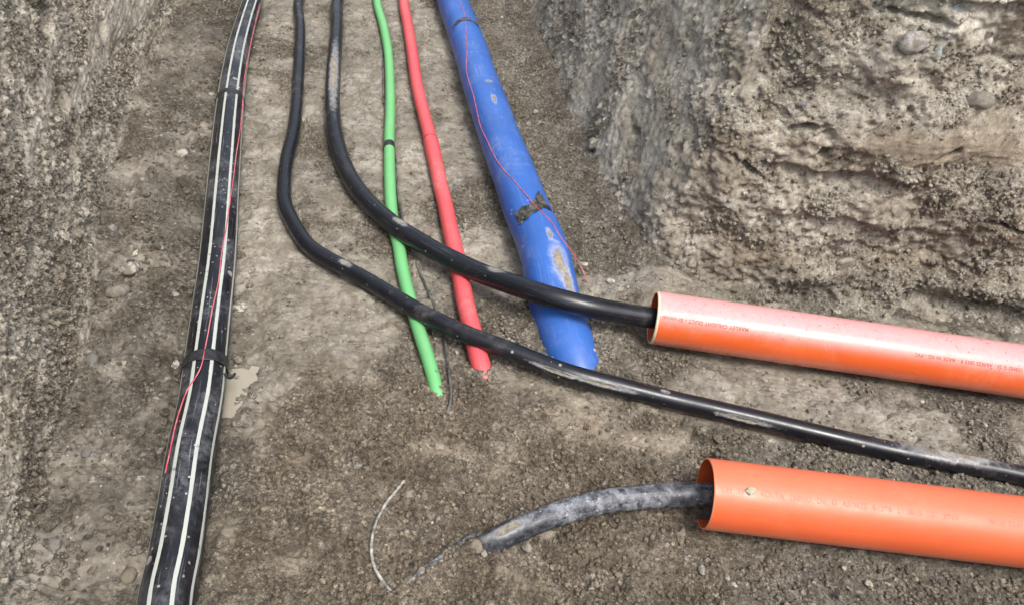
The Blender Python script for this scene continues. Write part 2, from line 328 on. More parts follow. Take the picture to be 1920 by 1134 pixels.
def build_floor():
    xs = np.concatenate([-geo(2.06, 60, 26, .02)[::-1][:-1], axis([(-2.06, 1.9, .0048)]), geo(1.9, 60, 34, .02)[1:]])
    ys = np.concatenate([-geo(-.56, 60, 28, .02)[::-1][:-1], axis([(.56, 1.6, .0036), (1.6, 2.6, .0052), (2.6, 4.75, .0085)]), geo(4.75, 60, 30, .03)[1:]])
    X, Y = np.meshgrid(xs, ys, indexing='ij'); x, y = X.ravel(), Y.ravel()
    h = macro(x, y); d, L, crack, i2, i3, c2, c3 = floor_detail(x, y)
    npz = near_pipes(x, y); berm = near_pipes(x, y, 1.9) - npz; d = d * (1 - .80 * blob(x, y, g2(440, 738), .05, .085)) * (1 - .6 * blob(x, y, g2(1075, 660), .11, .10)); z = h + d * (1 - .75 * npz) - .012 * npz + berm * (.008 + .010 * fbm(x * 11, y * 11, 47, 3))
    far = sstep(8, 12, y) + sstep(6, 9, x) + sstep(-3, -6, y); z = z + (TOP + .05) * np.clip(far, 0, 1)
    tone = .22 * fbm(x * 2.3, y * 2.3, 14, 4) + .10 * fbm(x * 9, y * 9, 15, 3)
    left = sstep(.50, .36, x - xl(y)); low = sstep(1.5, 1.2, y) * sstep(-.65, -.45, x)
    brown = .25 + .35 * fbm(x * 2, y * 2, 21, 3) + .95 * low * sstep(.75, .4, x) + .2 * (L - .4)
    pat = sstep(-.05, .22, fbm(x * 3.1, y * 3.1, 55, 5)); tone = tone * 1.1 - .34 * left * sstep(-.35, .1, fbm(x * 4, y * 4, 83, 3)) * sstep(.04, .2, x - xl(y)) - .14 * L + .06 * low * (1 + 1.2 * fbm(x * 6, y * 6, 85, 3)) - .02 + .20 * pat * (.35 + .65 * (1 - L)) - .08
    gy = sstep(.45, .8, x) * sstep(1.7, 1.5, y); brown = brown * (1 - .55 * gy)
    damp_shade = .5 * left * sstep(.0, .4, fbm(x * 4, y * 4, 9, 3)) + .8 * blob(x, y, g2(255, 765), .07, .13, .3) + .5 * blob(x, y, g2(830, 880), .15, .10) * sstep(0, .3, perlin(x * 7, y * 7, 2)) + .5 * blob(x, y, g2(1330, 700), .14, .05) + .5 * sstep(.0, .3, perlin(x * 5, y * 5, 44)) * L * .6  # wet patches, plus shade painted into the left hollow
    brown = np.where(y > 1.9, brown * (1 - .5 * sstep(.5, .1, L)), brown)
    col = soil_color(x, y, tone, brown, np.where(c3 * .62 > c2 * .52, i3, i2), np.maximum(c2, c3) * L, damp_shade, alpha=sstep(.10, .80, L))
    V = np.stack([x, y, z], -1)
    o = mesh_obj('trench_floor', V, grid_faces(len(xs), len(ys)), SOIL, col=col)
    tag(o, 'trodden muddy floor of the trench between the two cut earth walls, cracked and scattered with crumbs', 'ground', kind='structure')
    return V, xs, ys
def floor_z(x, y):
    i = np.clip(np.searchsorted(FX, x) - 1, 0, len(FX) - 2); j = np.clip(np.searchsorted(FY, y) - 1, 0, len(FY) - 2)
    tx = (x - FX[i]) / (FX[i + 1] - FX[i]); ty = (y - FY[j]) / (FY[j + 1] - FY[j])
    Z = FZ; return (Z[i, j] * (1 - tx) + Z[i + 1, j] * tx) * (1 - ty) + (Z[i, j + 1] * (1 - tx) + Z[i + 1, j + 1] * tx) * ty

def sweep(path, tang, nrm, shift, zs, disp, colf, name, label, topdir, kmax=60):
    """a cut earth face: path along its foot, zs up the face, disp pushes it out along nrm; the top runs back over the field"""
    n = len(path); s = np.concatenate([[0], np.cumsum(np.linalg.norm(np.diff(path, axis=0), axis=1))])
    ks = geo(0, kmax, 22, .02)[1:]
    m = len(zs)
    S, Z = np.meshgrid(s, zs, indexing='ij'); PX = path[:, 0][:, None] + shift[0] * Z; PY = path[:, 1][:, None] + shift[1] * Z
    x, y, z, ss = PX.ravel(), PY.ravel(), Z.ravel(), S.ravel()
    N = np.repeat(nrm, m, axis=0)
    d, dz, col = disp(x, y, z, ss, N)
    V = np.stack([x + N[:, 0] * d, y + N[:, 1] * d, z + dz], -1).reshape(n, m, 3)
    C = col.reshape(n, m, 4)
    T = np.empty((n, len(ks), 3)); base = V[:, -1]
    for j, k in enumerate(ks):
        T[:, j, 0] = base[:, 0] + topdir[0] * k; T[:, j, 1] = base[:, 1] + topdir[1] * k
        T[:, j, 2] = TOP + .02 * fbm(T[:, j, 0] * 3, T[:, j, 1] * 3, 1, 3) * min(1, k * 4) + .03 * min(1, k * 6)
    CT = np.broadcast_to(np.array([.22, .19, .14, 1.0]), T.shape[:2] + (4,))
    V = np.concatenate([V, T], 1); C = np.concatenate([C, CT], 1)
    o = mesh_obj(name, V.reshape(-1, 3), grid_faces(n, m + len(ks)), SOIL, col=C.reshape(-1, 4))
    tag(o, label, 'earth wall', kind='structure')
    return V[:, :m].reshape(-1, 3), C[:, :m, 3].ravel(), np.repeat(nrm, m, axis=0)

def left_disp(x, y, z, s, N):
    a, b = y, z; ca, sa = math.cos(math.radians(10)), math.sin(math.radians(10)); p, q = a * ca + b * sa, -a * sa + b * ca
    sm = .7 * sstep(.34, .6, perlin(p * 1.1, q * 8, 3.3) + .25 * perlin(p * 5, q * 22, 1.3))
    foot = .7 * np.exp(-((z - .035 - .03 * perlin(p * 2.5, 0 * p, 5)) / .035) ** 2) * sstep(1.0, 1.3, y) * sstep(4.3, 3, y); sm = np.maximum(sm, foot)
    sm = np.maximum(sm, .9 * sstep(.3, .7, blob(a, b, (3.0, .28), .8, .10, -.14))); sm = np.maximum(sm, .8 * sstep(.4, .7, blob(a, b, (2.3, .33), .5, .07, -.1)))
    c1, i1 = clods(a, b, .050, 13, .4); c2, i2 = clods(a, b, .024, 15, .7); c3, i3 = clods(a, b, .013, 17, .85)
    m2 = sstep(-.2, .5, fbm(a * 3, b * 5, 31, 2))
    d = .018 * fbm(a * 2.0, b * 3, 2.4, 3) + .012 * fbm(a * 9, b * 9, 4.4, 4) + (1 - sm) * (.45 * c1 * m2 + .75 * c2 * (.35 + .65 * m2) + 1.0 * c3 + .016 * fbm(a * 34, b * 34, 1, 4)) + sm * (.010 + .0030 * perlin(p * 4, q * 70, 2) + .0016 * perlin(p * 7, q * 190, 2))
    d = d + .004 * foot
    pits = 0
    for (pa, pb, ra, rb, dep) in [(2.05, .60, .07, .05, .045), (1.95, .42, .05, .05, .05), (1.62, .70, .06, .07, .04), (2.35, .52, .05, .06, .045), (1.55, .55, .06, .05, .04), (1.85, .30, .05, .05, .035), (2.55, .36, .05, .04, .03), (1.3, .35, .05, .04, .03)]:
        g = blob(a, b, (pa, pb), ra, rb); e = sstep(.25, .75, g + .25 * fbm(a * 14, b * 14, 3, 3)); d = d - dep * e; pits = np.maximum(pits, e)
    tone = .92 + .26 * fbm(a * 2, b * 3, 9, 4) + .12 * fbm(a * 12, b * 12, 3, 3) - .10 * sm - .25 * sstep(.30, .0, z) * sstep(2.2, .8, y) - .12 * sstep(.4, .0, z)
    col = soil_color(a, b, tone, .05 + .45 * fbm(a * 3, b * 3, 6, 3), np.where(c3 > c2 * .8, i3, i2), np.maximum(c2, c3) * (1 - sm), .4 * pits, alpha=(1 - .9 * sm) * (.45 + .45 * sstep(-.2, .3, fbm(a * 5, b * 6, 72, 3))))  # pits darkened in the albedo as painted shade
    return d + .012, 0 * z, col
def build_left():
    ys = np.concatenate([-geo(-.3, 60, 24, 0)[::-1][:-1], axis([(.3, 1.6, .0038), (1.6, 2.8, .0052), (2.8, 5.2, .010)]), geo(5.2, 60, 26, 0)[1:]])
    path = np.stack([xl(ys), ys], -1); t = np.gradient(path, axis=0); t /= np.linalg.norm(t, axis=1)[:, None]; nrm = np.stack([t[:, 1], -t[:, 0]], -1)
    zs = axis([(-.06, .95, .0038), (.95, 1.15, .02)])
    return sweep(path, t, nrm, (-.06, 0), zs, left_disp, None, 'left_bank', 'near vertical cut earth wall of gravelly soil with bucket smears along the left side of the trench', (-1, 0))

CORNER = np.array([.455, 1.885])
def right_disp(x, y, z, s, N):
    front = sstep(.35, .85, -N[:, 1])                    # 1 on the face beside the ducts, 0 on the face beside the blue pipe
    t = np.where(N[:, 1] < -.7, x, x * .3 - y)           # running coordinate along the foot
    sx, sy = x, y
    # left-facing part: bucket teeth smears running up the slope
    q = t + .35 * z; sm = .70 * sstep(-.25, .40, perlin(q * 5, z * 2.6, 7.3) + .55 * fbm(q * 14, z * 9, 8.3, 3)) * (1 - front)
    c1, i1 = clods(t, z, .06, 23, .6); c2, i2 = clods(t, z, .026, 25, .8); c3, i3 = clods(t, z, .012, 27, .9)
    m2 = sstep(-.25, .45, fbm(t * 4, z * 5, 37, 3))
    big = fbm(x * 2.2, y * 2.2, z * 2.2 + 3, 3); mid = fbm(x * 7, y * 7, z * 8, 4)
    d = (.035 + .035 * front) * big + (.022 + .028 * front) * mid + (1 - sm) * (.55 * c1 * m2 + .65 * c2 * (.3 + .7 * m2) + .75 * c3 + .018 * fbm(t * 38, z * 38, 1, 3)) + sm * (.012 + .0028 * perlin(q * 50, z * 5, 2) + .006 * fbm(t * 22, z * 16, 4, 4))
    # diagonal raised crust over the left-facing part
    d = d + (1 - front) * .014 * sstep(-.1, .3, perlin(t * 2.2 + z * 2.5, z * 1.5, 11))
    # layered beds on the front face
    w = z + .05 * fbm(t * 1.6, z * 1.0, 17, 3) + .012 * perlin(t * 9, z * 6, 3)
    lay = 0
    for zz, amp, wd in ((.14, -.020, .02), (.30, .030, .015), (.455, .045, .012), (.64, -.035, .03), (.80, .030, .012), (.93, .045, .01)):
        lay = lay + amp * sstep(zz - wd, zz + wd, w) * (sstep(-.3, .3, perlin(t * 2.4, zz * 9, 5)))
    strip = np.exp(-((w - .56) / .05) ** 2) * sstep(.85, 1.0, t) * front
    d = d * (1 - .75 * strip) + front * lay + strip * .022 + strip * .003 * perlin(t * 3, z * 120, 2)
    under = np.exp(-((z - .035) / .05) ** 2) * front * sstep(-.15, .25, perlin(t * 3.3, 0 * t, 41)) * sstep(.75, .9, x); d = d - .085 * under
    foot = sstep(.10, .0, z) * (1 - front); d = d + .02 * foot
    # crevices
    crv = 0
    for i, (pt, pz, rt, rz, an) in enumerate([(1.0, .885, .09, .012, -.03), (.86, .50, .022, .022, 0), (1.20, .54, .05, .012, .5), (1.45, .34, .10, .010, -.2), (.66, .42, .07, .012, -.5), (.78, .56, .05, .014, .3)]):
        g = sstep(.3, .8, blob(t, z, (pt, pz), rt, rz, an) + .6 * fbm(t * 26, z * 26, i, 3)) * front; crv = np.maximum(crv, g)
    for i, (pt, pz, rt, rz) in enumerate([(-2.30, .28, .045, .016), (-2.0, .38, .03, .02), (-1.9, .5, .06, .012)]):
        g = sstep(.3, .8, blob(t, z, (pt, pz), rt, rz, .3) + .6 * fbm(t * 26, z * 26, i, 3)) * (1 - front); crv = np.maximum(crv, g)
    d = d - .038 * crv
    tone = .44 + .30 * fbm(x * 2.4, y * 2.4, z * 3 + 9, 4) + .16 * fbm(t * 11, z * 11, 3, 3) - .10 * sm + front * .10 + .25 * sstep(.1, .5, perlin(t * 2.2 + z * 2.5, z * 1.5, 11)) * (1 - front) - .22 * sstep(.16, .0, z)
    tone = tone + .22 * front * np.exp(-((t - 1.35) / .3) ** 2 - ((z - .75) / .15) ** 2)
    crust = sstep(.02, .28, fbm(t * 2.6, z * 3.4, 71, 4)); al = (1 - .9 * np.maximum(sm, strip)) * (.30 + .55 * sstep(-.2, .3, fbm(t * 5, z * 6, 72, 3))); tone = tone + .14 * crust - .20 * front + .16 * (1 - front) - .10 * sstep(.0, .3, fbm(t * 2.2, z * 6, 75, 4)) - .06  # left-facing side painted lighter to make up for missing sun
    brown = .05 - .6 * crust + .8 * sstep(-.05, .35, fbm(t * 1.4, w * 9, 73, 3)) * front + .5 * fbm(x * 3, y * 3, z * 5 + 6, 3) + strip * 1.0 + front * .3 * np.exp(-((w - .45) / .12) ** 2)
    col = soil_color(t, z, tone, brown, np.where(c3 > c2 * .8, i3, i2), np.maximum(c2, c3) * (1 - sm) * (1 - strip), .3 * crv + .2 * under, alpha=al)  # crevices and undercut have shade painted into the albedo
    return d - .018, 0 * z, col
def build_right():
    yf = np.concatenate([geo(4.6, 60, 26, 0)[::-1][:-1], np.arange(4.6, 3.0, -.010), np.arange(3.0, 1.93, -.006)])
    A = np.stack([xr(yf), yf], -1)
    xf = np.concatenate([np.arange(.49, 2.05, .0055), geo(2.05, 60, 26, 0)[1:]]); B = np.stack([xf, 1.872 + 0 * xf], -1)
    k0 = len(A) - 1; mid = np.linspace(A[-1], B[0], 14)[1:-1]; path = np.concatenate([A, mid, B])
    a, b = k0 - 14, k0 + 26
    for _ in range(60): path[a:b] = .5 * path[a:b] + .25 * (path[a - 1:b - 1] + path[a + 1:b + 1])
    t = np.gradient(path, axis=0); t /= np.linalg.norm(t, axis=1)[:, None]
    nrm = np.stack([t[:, 1], -t[:, 0]], -1)              # points into the trench
    for _ in range(30): nrm[5:-5] = (nrm[4:-6] + nrm[5:-5] + nrm[6:-4]) / 3
    nrm /= np.linalg.norm(nrm, axis=1)[:, None]
    zs = axis([(-.06, 1.05, .0052), (1.05, 1.15, .02)])
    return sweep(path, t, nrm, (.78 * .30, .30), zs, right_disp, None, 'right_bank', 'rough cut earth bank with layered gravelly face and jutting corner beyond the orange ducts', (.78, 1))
def build_near():
    xf = np.concatenate([geo(1.1, 60, 18, 0)[::-1][:-1], np.arange(1.1, .80, -.03)]); A = np.stack([xf, .16 + 0 * xf], -1)
    yf = np.concatenate([np.arange(.12, -.5, -.03), -geo(.5, 60, 18, 0)[1:]]); B = np.stack([.78 - .05 * yf, yf], -1)
    path = np.concatenate([A, B]); t = np.gradient(path, axis=0); t /= np.linalg.norm(t, axis=1)[:, None]; nrm = np.stack([t[:, 1], -t[:, 0]], -1)
    def dsp(x, y, z, s, N):
        c2, i2 = clods(s, z, .05, 25, .8); d = .05 * fbm(x * 3, y * 3, z * 3, 4) + .6 * c2
        return d - .04, 0 * z, soil_color(x, z, .3 + .2 * fbm(x * 3, y * 3, z * 3, 3), .1 + 0 * x, i2, c2)
    sweep(path, t, nrm, (.12, -.12), axis([(-.06, 1.15, .02)]), dsp, None, 'near_bank', 'cut earth bank on the near side of the branching trench', (1, -1))

# ------------------------------------------------------------------ pipes: measured centre lines
def track(pts, lead=None, tail=None):
    """list of (px, py, height of the axis[, radius]) measured on the ground -> (n,4) world points"""
    P = [np.array([*gp(p[0], p[1], p[2]), p[3] if len(p) > 3 else 0.0]) for p in pts]
    if lead: P = [np.array(q, float) for q in lead] + P
    if tail: P = P + [np.array(q, float) for q in tail]
    return np.array(P)
def spline(P, step=.012):
    """centripetal-like smooth curve through the points, resampled evenly"""
    P = np.asarray(P); d = np.sqrt(np.linalg.norm(np.diff(P[:, :3], axis=0), axis=1)); t = np.concatenate([[0], np.cumsum(d)])
    m = np.zeros_like(P)
    for i in range(1, len(P) - 1):
        h0, h1 = t[i] - t[i - 1], t[i + 1] - t[i]; m[i] = ((P[i] - P[i - 1]) / h0 * h1 + (P[i + 1] - P[i]) / h1 * h0) / (h0 + h1)
    m[0] = (P[1] - P[0]) / (t[1] - t[0]); m[-1] = (P[-1] - P[-2]) / (t[-1] - t[-2])
    out = []
    for i in range(len(P) - 1):
        h = t[i + 1] - t[i]; n = max(4, int(h * h / .006)); u = np.linspace(0, 1, n, endpoint=False)[:, None]
        out.append((2 * u**3 - 3 * u**2 + 1) * P[i] + (u**3 - 2 * u**2 + u) * h * m[i] + (-2 * u**3 + 3 * u**2) * P[i + 1] + (u**3 - u**2) * h * m[i + 1])
    Q = np.concatenate(out + [P[-1:]]); s = np.concatenate([[0], np.cumsum(np.linalg.norm(np.diff(Q[:, :3], axis=0), axis=1))])
    n = max(4, int(s[-1] / step)); ss = np.linspace(0, s[-1], n)
    R = np.stack([np.interp(ss, s, Q[:, k]) for k in range(Q.shape[1])], 1)
    for _ in range(3): R[1:-1] = .25 * R[:-2] + .5 * R[1:-1] + .25 * R[2:]
    return R, ss
def frames(C):
    T = np.gradient(C, axis=0); T /= np.linalg.norm(T, axis=1)[:, None]
    S = np.cross(T, [0, 0, 1.0]); S /= np.linalg.norm(S, axis=1)[:, None]; return T, S, np.cross(S, T)
class Tube:
    """a pipe along a smooth line. angle 0 = top, positive = towards the right seen along its direction"""
    def __init__(s, P, r=None, step=.012, seg=48, sm=0):
        R, s.s = spline(P, step); 
        for _ in range(sm): R[1:-1] = .25 * R[:-2] + .5 * R[1:-1] + .25 * R[2:]
        s.C = R[:, :3]; s.r = R[:, 3] if r is None else np.full(len(R), r); s.T, s.S, s.U = frames(s.C); s.seg = seg
    def at(s, v, a, lift=0.0):
        """surface point at v metres and angle a (arrays)"""
        f = lambda A: np.stack([np.interp(v, s.s, A[:, k]) for k in range(3)], -1)
        c, S, U = f(s.C), f(s.S), f(s.U); r = np.interp(v, s.s, s.r) + lift
        return c + (S * np.sin(a)[..., None] + U * np.cos(a)[..., None]) * r[..., None]
    def rings(s, rr=None):
        a = -np.pi + 2 * np.pi * np.arange(s.seg) / s.seg; r = s.r if rr is None else rr
        return s.C[:, None] + (s.S[:, None] * np.sin(a)[None, :, None] + s.U[:, None] * np.cos(a)[None, :, None]) * np.reshape(r, (-1, 1, 1)), a
    def build(s, name, mat, parent=None, wob=0.0, cap=True, rr=None):
        V, a = s.rings(rr); n = len(V); k = s.seg
        if wob:
            q = V.reshape(-1, 3); V = (q + (q - np.repeat(s.C, k, 0)) * (wob * fbm(q[:, 0] * 5, q[:, 1] * 5, q[:, 2] * 5, 3))[:, None]).reshape(n, k, 3)
        F = grid_faces(n, k, True)
        i = np.repeat(np.arange(n - 1), k); j = np.tile(np.arange(k), n - 1)
        uv = np.stack([np.stack([j / k, s.s[i]], -1), np.stack([j / k, s.s[i + 1]], -1), np.stack([(j + 1) / k, s.s[i + 1]], -1), np.stack([(j + 1) / k, s.s[i]], -1)], 1)
        o = mesh_obj(name, V.reshape(-1, 3), F, mat, parent, uv=uv, origin=s.C[len(s.C) // 2] - [0, 0, s.r[len(s.r) // 2]])
        s.obj = o; return o
    def surf(s):
        V, a = s.rings(); return V.reshape(-1, 3), np.repeat(s.s, s.seg), np.tile(a, len(s.s))
    def find(s, px, py):
        V, vs, aa = s.surf(); i = pick(V, px, py); return vs[i], aa[i]
    def v_at(s, px, py):
        x, y, w = project(s.C); return s.s[np.argmin(np.hypot(x - px, y - py))]
    def band(s, name, mat, parent, v0, v1, a0, a1, lift=.0012, tilt=0.0, rag=.0, wr=.0, seed=0, n=60, m=14, thick=.0008, side=None):
        """a strip of tape pressed on the pipe, with thickness; rag = ragged ends, wr = wrinkles"""
        u = np.linspace(0, 1, n); w = np.linspace(0, 1, m); A, B = np.meshgrid(u, w, indexing='ij')
        ang = a0 + (a1 - a0) * A; mid = (v0 + v1) / 2; hw = (v1 - v0) / 2
        edge = rag * hw * fbm(A * 6 + seed, B * 0 + 3, seed, 4); v = mid + (B * 2 - 1) * (hw + edge * 2.2) + tilt * (A - .5)
        ang = ang + rag * .16 * perlin(B * 5, A * 0 + seed, 4) * (2 * A - 1)
        if side is not None: v = v + side(A)
        h = lift + wr * np.maximum(0, fbm(A * 7, B * 3 + seed, seed * 1.7, 4, ridge=True)) 
        P1 = s.at(v.ravel(), ang.ravel(), 0.0).reshape(n, m, 3)
        c = np.stack([np.interp(v.ravel(), s.s, s.C[:, k]) for k in range(3)], -1).reshape(n, m, 3); nn = P1 - c; nn /= np.linalg.norm(nn, axis=-1)[..., None]
        hi = P1 + nn * h[..., None]; lo = P1 + nn * (h - thick)[..., None]
        V = np.concatenate([hi.reshape(-1, 3), lo.reshape(-1, 3)]); F = grid_faces(n, m); G = grid_faces(n, m)[:, ::-1] + n * m
        b = [i * m for i in range(n)] + [(n - 1) * m + j for j in range(1, m)] + [i * m + m - 1 for i in range(n - 2, -1, -1)] + [j for j in range(m - 2, 0, -1)]
        E = np.array([[b[i], b[i - 1], b[i - 1] + n * m, b[i] + n * m] for i in range(len(b))])
        return mesh_obj(name, V, np.concatenate([F, G, E]), mat, parent)

rS = .0545
T_strip = Tube(track([(473, 0, .05, .047), (460, 45, .05, .0475), (446, 100, .05, .0505), (432, 190, .052, .053), (422, 300, .054, rS), (416, 380, .054, rS), (407, 500, .054, rS), (395, 600, .054, rS), (383.5, 700, .054, rS), (377, 754, .054, rS), (356, 860, .054, rS), (343.6, 950, .054, rS), (327.7, 1050, .054, rS), (311, 1134, .054, rS)],
    lead=[(-2.9, 9.0, .03, .05), (-2.1, 6.0, .045, .047)], tail=[(-.40, .1, .054, rS), (-.12, -1.0, .054, rS), (.1, -2.6, .05, rS)]), step=.010, seg=96)
T_a = Tube(track([(561, 0, .028), (562.6, 50, .028), (561.6, 100, .028), (559, 150, .028), (556, 200, .028), (549.6, 250, .028), (537.5, 300, .028), (532.8, 345, .028), (534, 385, .028), (545, 410, .028), (562, 440, .028), (582, 465, .030), (628, 493, .032), (681, 522, .036), (735, 554, .046), (782, 582, .056), (830, 606, .062), (882, 629, .068), (925, 645, .07), (960, 658, .07), (1010, 678, .068), (1061, 697, .066), (1110, 711, .060), (1161, 724, .05), (1262, 749, .034), (1350, 769, .03), (1440, 790, .028), (1524, 810, .027), (1608, 830, .026), (1690, 848, .026), (1775, 864, .026), (1919, 891, .026)],
    lead=[(-2.1, 8.8, .03, 0), (-1.55, 6.0, .03, 0)], tail=[(1.95, 1.16, .026, 0), (3.2, 1.08, .026, 0), (5.5, 1.02, .026, 0)]), r=.0255, step=.010, seg=48, sm=6)
T_b = Tube(track([(634, 0, .034), (631.7, 50, .034), (628, 100, .034), (624.5, 150, .034), (623.3, 200, .034), (628, 250, .034), (641, 300, .034), (660, 340, .036), (686, 375, .044), (714, 402, .052), (748, 430, .060), (782, 451, .064), (816, 471, .068), (849, 488, .074), (882, 504, .080), (916, 518, .088), (959, 533, .112), (1027, 555, .140), (1094, 573, .134), (1161, 586, .108), (1228, 596, .085)],
    lead=[(-1.85, 8.8, .034, 0), (-1.32, 6.0, .034, 0)], tail=[(.75, 1.74, .055, 0), (1.3, 1.74, .045, 0), (2.6, 1.73, .045, 0)]), r=.0315, step=.010, seg=56, sm=6)
T_green = Tube(track([(706.5, 0, .02, .0215), (719, 50, .02, .0215), (728, 100, .02, .021), (731, 150, .02, .021), (731.8, 200, .02, .021), (730, 260, .02, .021), (730, 300, .02, .021), (732.8, 380, .02, .021), (738, 425, .02, .021), (747.4, 460, .02, .021), (753.7, 500, .02, .0205), (768, 560, .02, .020), (786, 620, .022, .020), (805, 680, .026, .0195), (817, 724, .025, .019), (822, 748, .018, .019), (827, 775, -.012, .019), (832, 800, -.05, .019)],
    lead=[(-1.9, 8.8, .02, .0215), (-1.3, 6.0, .02, .0215)]), step=.010, seg=40, sm=3)
RED = [(756.6, 0, .028), (765, 50, .028), (773, 100, .028), (780, 150, .028), (791, 200, .028), (804, 250, .028), (815.5, 300, .028), (826, 350, .028), (833.6, 380, .028), (844, 430, .028), (855.5, 480, .028), (864, 520, .028), (873, 570, .028), (886, 620, .028), (895, 660, .030), (903, 690, .028), (909, 715, .010), (915, 740, -.02), (922, 770, -.06)]
T_red = Tube(track(RED, lead=[(-1.65, 8.8, .028, 0), (-1.12, 6.0, .028, 0)]), r=.0268, step=.008, seg=44, sm=3)
T_blue = Tube(track([(848, 0, .080), (858, 28, .080), (884, 100, .080), (899, 150, .080), (917, 200, .080), (934, 250, .080), (953, 300, .080), (972, 350, .079), (990, 400, .078), (1008, 440, .076), (1022, 480, .073), (1033, 530, .056), (1043, 580, .028), (1056, 620, .009), (1067, 655, -.006), (1079, 690, -.026), (1096, 750, -.08)],
    lead=[(-1.55, 8.8, .08, 0), (-.98, 6.0, .08, 0)]), r=.0805, step=.012, seg=72, sm=4)
D1a, D1b = gp(1224, 595, .079), gp(1920, 696, .079); D2a, D2b = gp(1321, 924, .083), gp(1920, 996.5, .083)
T_c = Tube(track([(1420, 933, .060), (1345, 927, .055), (1290, 926, .052), (1250, 927, .050), (1190, 932, .048), (1130, 940, .045), (1080, 952, .042), (1040, 965, .040), (1000, 980, .032), (965, 995, .031), (938, 1008, .026), (918, 1019, .012), (902, 1029, -.03), (888, 1040, -.09)],
    tail=None, lead=[(2.2, 1.10, .05, 0), (1.2, 1.12, .058, 0)]), r=.0285, step=.008, seg=48, sm=4)
for tb, r in ((T_strip, .055), (T_a, .026), (T_b, .032), (T_green, .022), (T_red, .028), (T_blue, .08)):
    k = tb.C[:, 2] < tb.r + .02 if tb is not T_strip else slice(None)
    C = tb.C[(tb.C[:, 2] - tb.r < .012) & (tb.C[:, 2] > tb.r * .78)][::6, :2]
    near = C[(C[:, 1] < 6)]
    seg = []
    for i in range(len(near) - 1):
        if np.linalg.norm(near[i + 1] - near[i]) < .2: seg.append(near[i]); 
        else: PIPE_TRACKS.append((np.array(seg + [near[i]]), r)); seg = []
    PIPE_TRACKS.append((np.array(seg), r))
for a, b, r in ((D1a, D1b, .079), (D2a, D2b, .083)): PIPE_TRACKS.append((np.array([a[:2], b[:2] + (b - a)[:2]]), r))

V_floor, FX, FY = build_floor(); FZ = V_floor[:, 2].reshape(len(FX), len(FY))
V_left, A_left, N_left = build_left(); V_right, A_right, N_right = build_right(); build_near()

# ------------------------------------------------------------------ pipe materials and bodies
tape_mat = plain_material('black tape', (.013, .013, .015), .38, (.03, .03, .032), 60, .3, .5, .001)
dusty_tape = plain_material('dusty black tape', (.018, .018, .017), .5, (.12, .11, .09), 30, .6, .4, .002)
red_wire = plain_material('red wire', (.48, .05, .075), .45, (.58, .20, .20), 30)
def top_label(o, label, cat, group=None): return tag(o, label, cat, group)

def band_line(tb, pts, hw, name, mat, parent, **k):
    q = [tb.find(*p) for p in pts]; v = np.array([a for a, b in q]); a = np.array([b for a, b in q]); o = np.argsort(a); v, a = v[o], a[o]; m = v.mean()
    return tb.band(name, mat, parent, m - hw, m + hw, a[0], a[-1], side=lambda A: np.interp(A, (a - a[0]) / (a[-1] - a[0]), v) - m, **k)
# thick black pipe with light stripes
e = empty('striped_pipe', tuple(T_strip.C[len(T_strip.C) // 2] - [0, 0, .055])); top_label(e, 'thickest black pipe with off-white lengthwise stripes, lying along the left wall', 'pipe')
T_strip.build('pipe_wall', pipe_material('striped black plastic', (.0085, .009, .012), .30, dust=(.30, .31, .33), dust_lo=.48, dust_hi=.68, dust_amt=.38, scratch=(.40, .42, .46), scratch_amt=.6, stripes=True, spots=[(95, .16, (.5, .48, .44), .3), (30, .035, (.5, .46, .4), .4)]), e, wob=.01)
v = T_strip.v_at(388, 693); T_strip.band('tape_band', tape_mat, e, v - .018, v + .018, -2.6, 2.3, lift=.0022, tilt=.018, rag=.12, wr=.0015, seed=3, n=90)
v = T_strip.v_at(430, 192); T_strip.band('tape_band', tape_mat, e, v - .018, v + .018, -2.5, 2.5, lift=.0018, tilt=.02, rag=.10, wr=.001, seed=5, n=90)
# loose tail of the near tape
v, a = T_strip.find(421, 700); q = T_strip.at(np.array([v]), np.array([a]))[0]
def wire_from(P, r, name, mat, parent=None, step=.005, seg=10, wob=0, sm=2, label=None):
    P = np.asarray(P, float); P = np.concatenate([P, np.zeros((len(P), 1))], 1); t = Tube(P, r=r, step=step, seg=seg, sm=sm); o = t.build(name, mat, parent, wob=wob); return t, o
wire_from([q, q + [.012, -.006, -.004], q + [.022, -.016, .000], q + [.030, -.012, .008], q + [.034, -.006, .014]], .0035, 'tape_tail', tape_mat, e)

# two slim black pipes
blk = dict(dust=(.40, .37, .32), scratch=(.42, .43, .45))
o = T_a.build('black_pipe', pipe_material('black pipe mud splashed', (.008, .009, .013), .27, dust_lo=.60, dust_hi=.85, dust_amt=.45, scratch_amt=.20, spots=[(60, .04, (.40, .37, .31), -.5), (120, .05, (.3, .29, .26), -.3)],
    mudspots=[(.50, float(T_a.find(1248, 738)[0]), .030, .011), (.42, float(T_a.v_at(1775, 864)), .14, .10), (.50, float(T_a.v_at(650, 500)), .05, .018), (.45, float(T_a.v_at(1800, 868)), .10, .05), (.66, float(T_a.v_at(1130, 716)), .035, .07), (.68, float(T_a.v_at(1400, 782)), .035, .06), (.67, float(T_a.v_at(1040, 690)), .03, .05)], **blk), wob=.03)
top_label(o, 'slim black pipe sweeping over the mud between the two orange ducts', 'pipe')
o = T_b.build('black_pipe', pipe_material('black pipe dusty bend', (.008, .009, .013), .29, dust_lo=.58, dust_hi=.82, dust_amt=.40, scratch_amt=.28, spots=[(110, .05, (.35, .35, .34), 0)],
    mudspots=[(.47, float(T_b.v_at(625, 150)), .08, .22), (.48, float(T_b.v_at(930, 523)), .05, .025), (.48, float(T_b.v_at(752, 432)), .05, .025)], **blk), wob=.02)
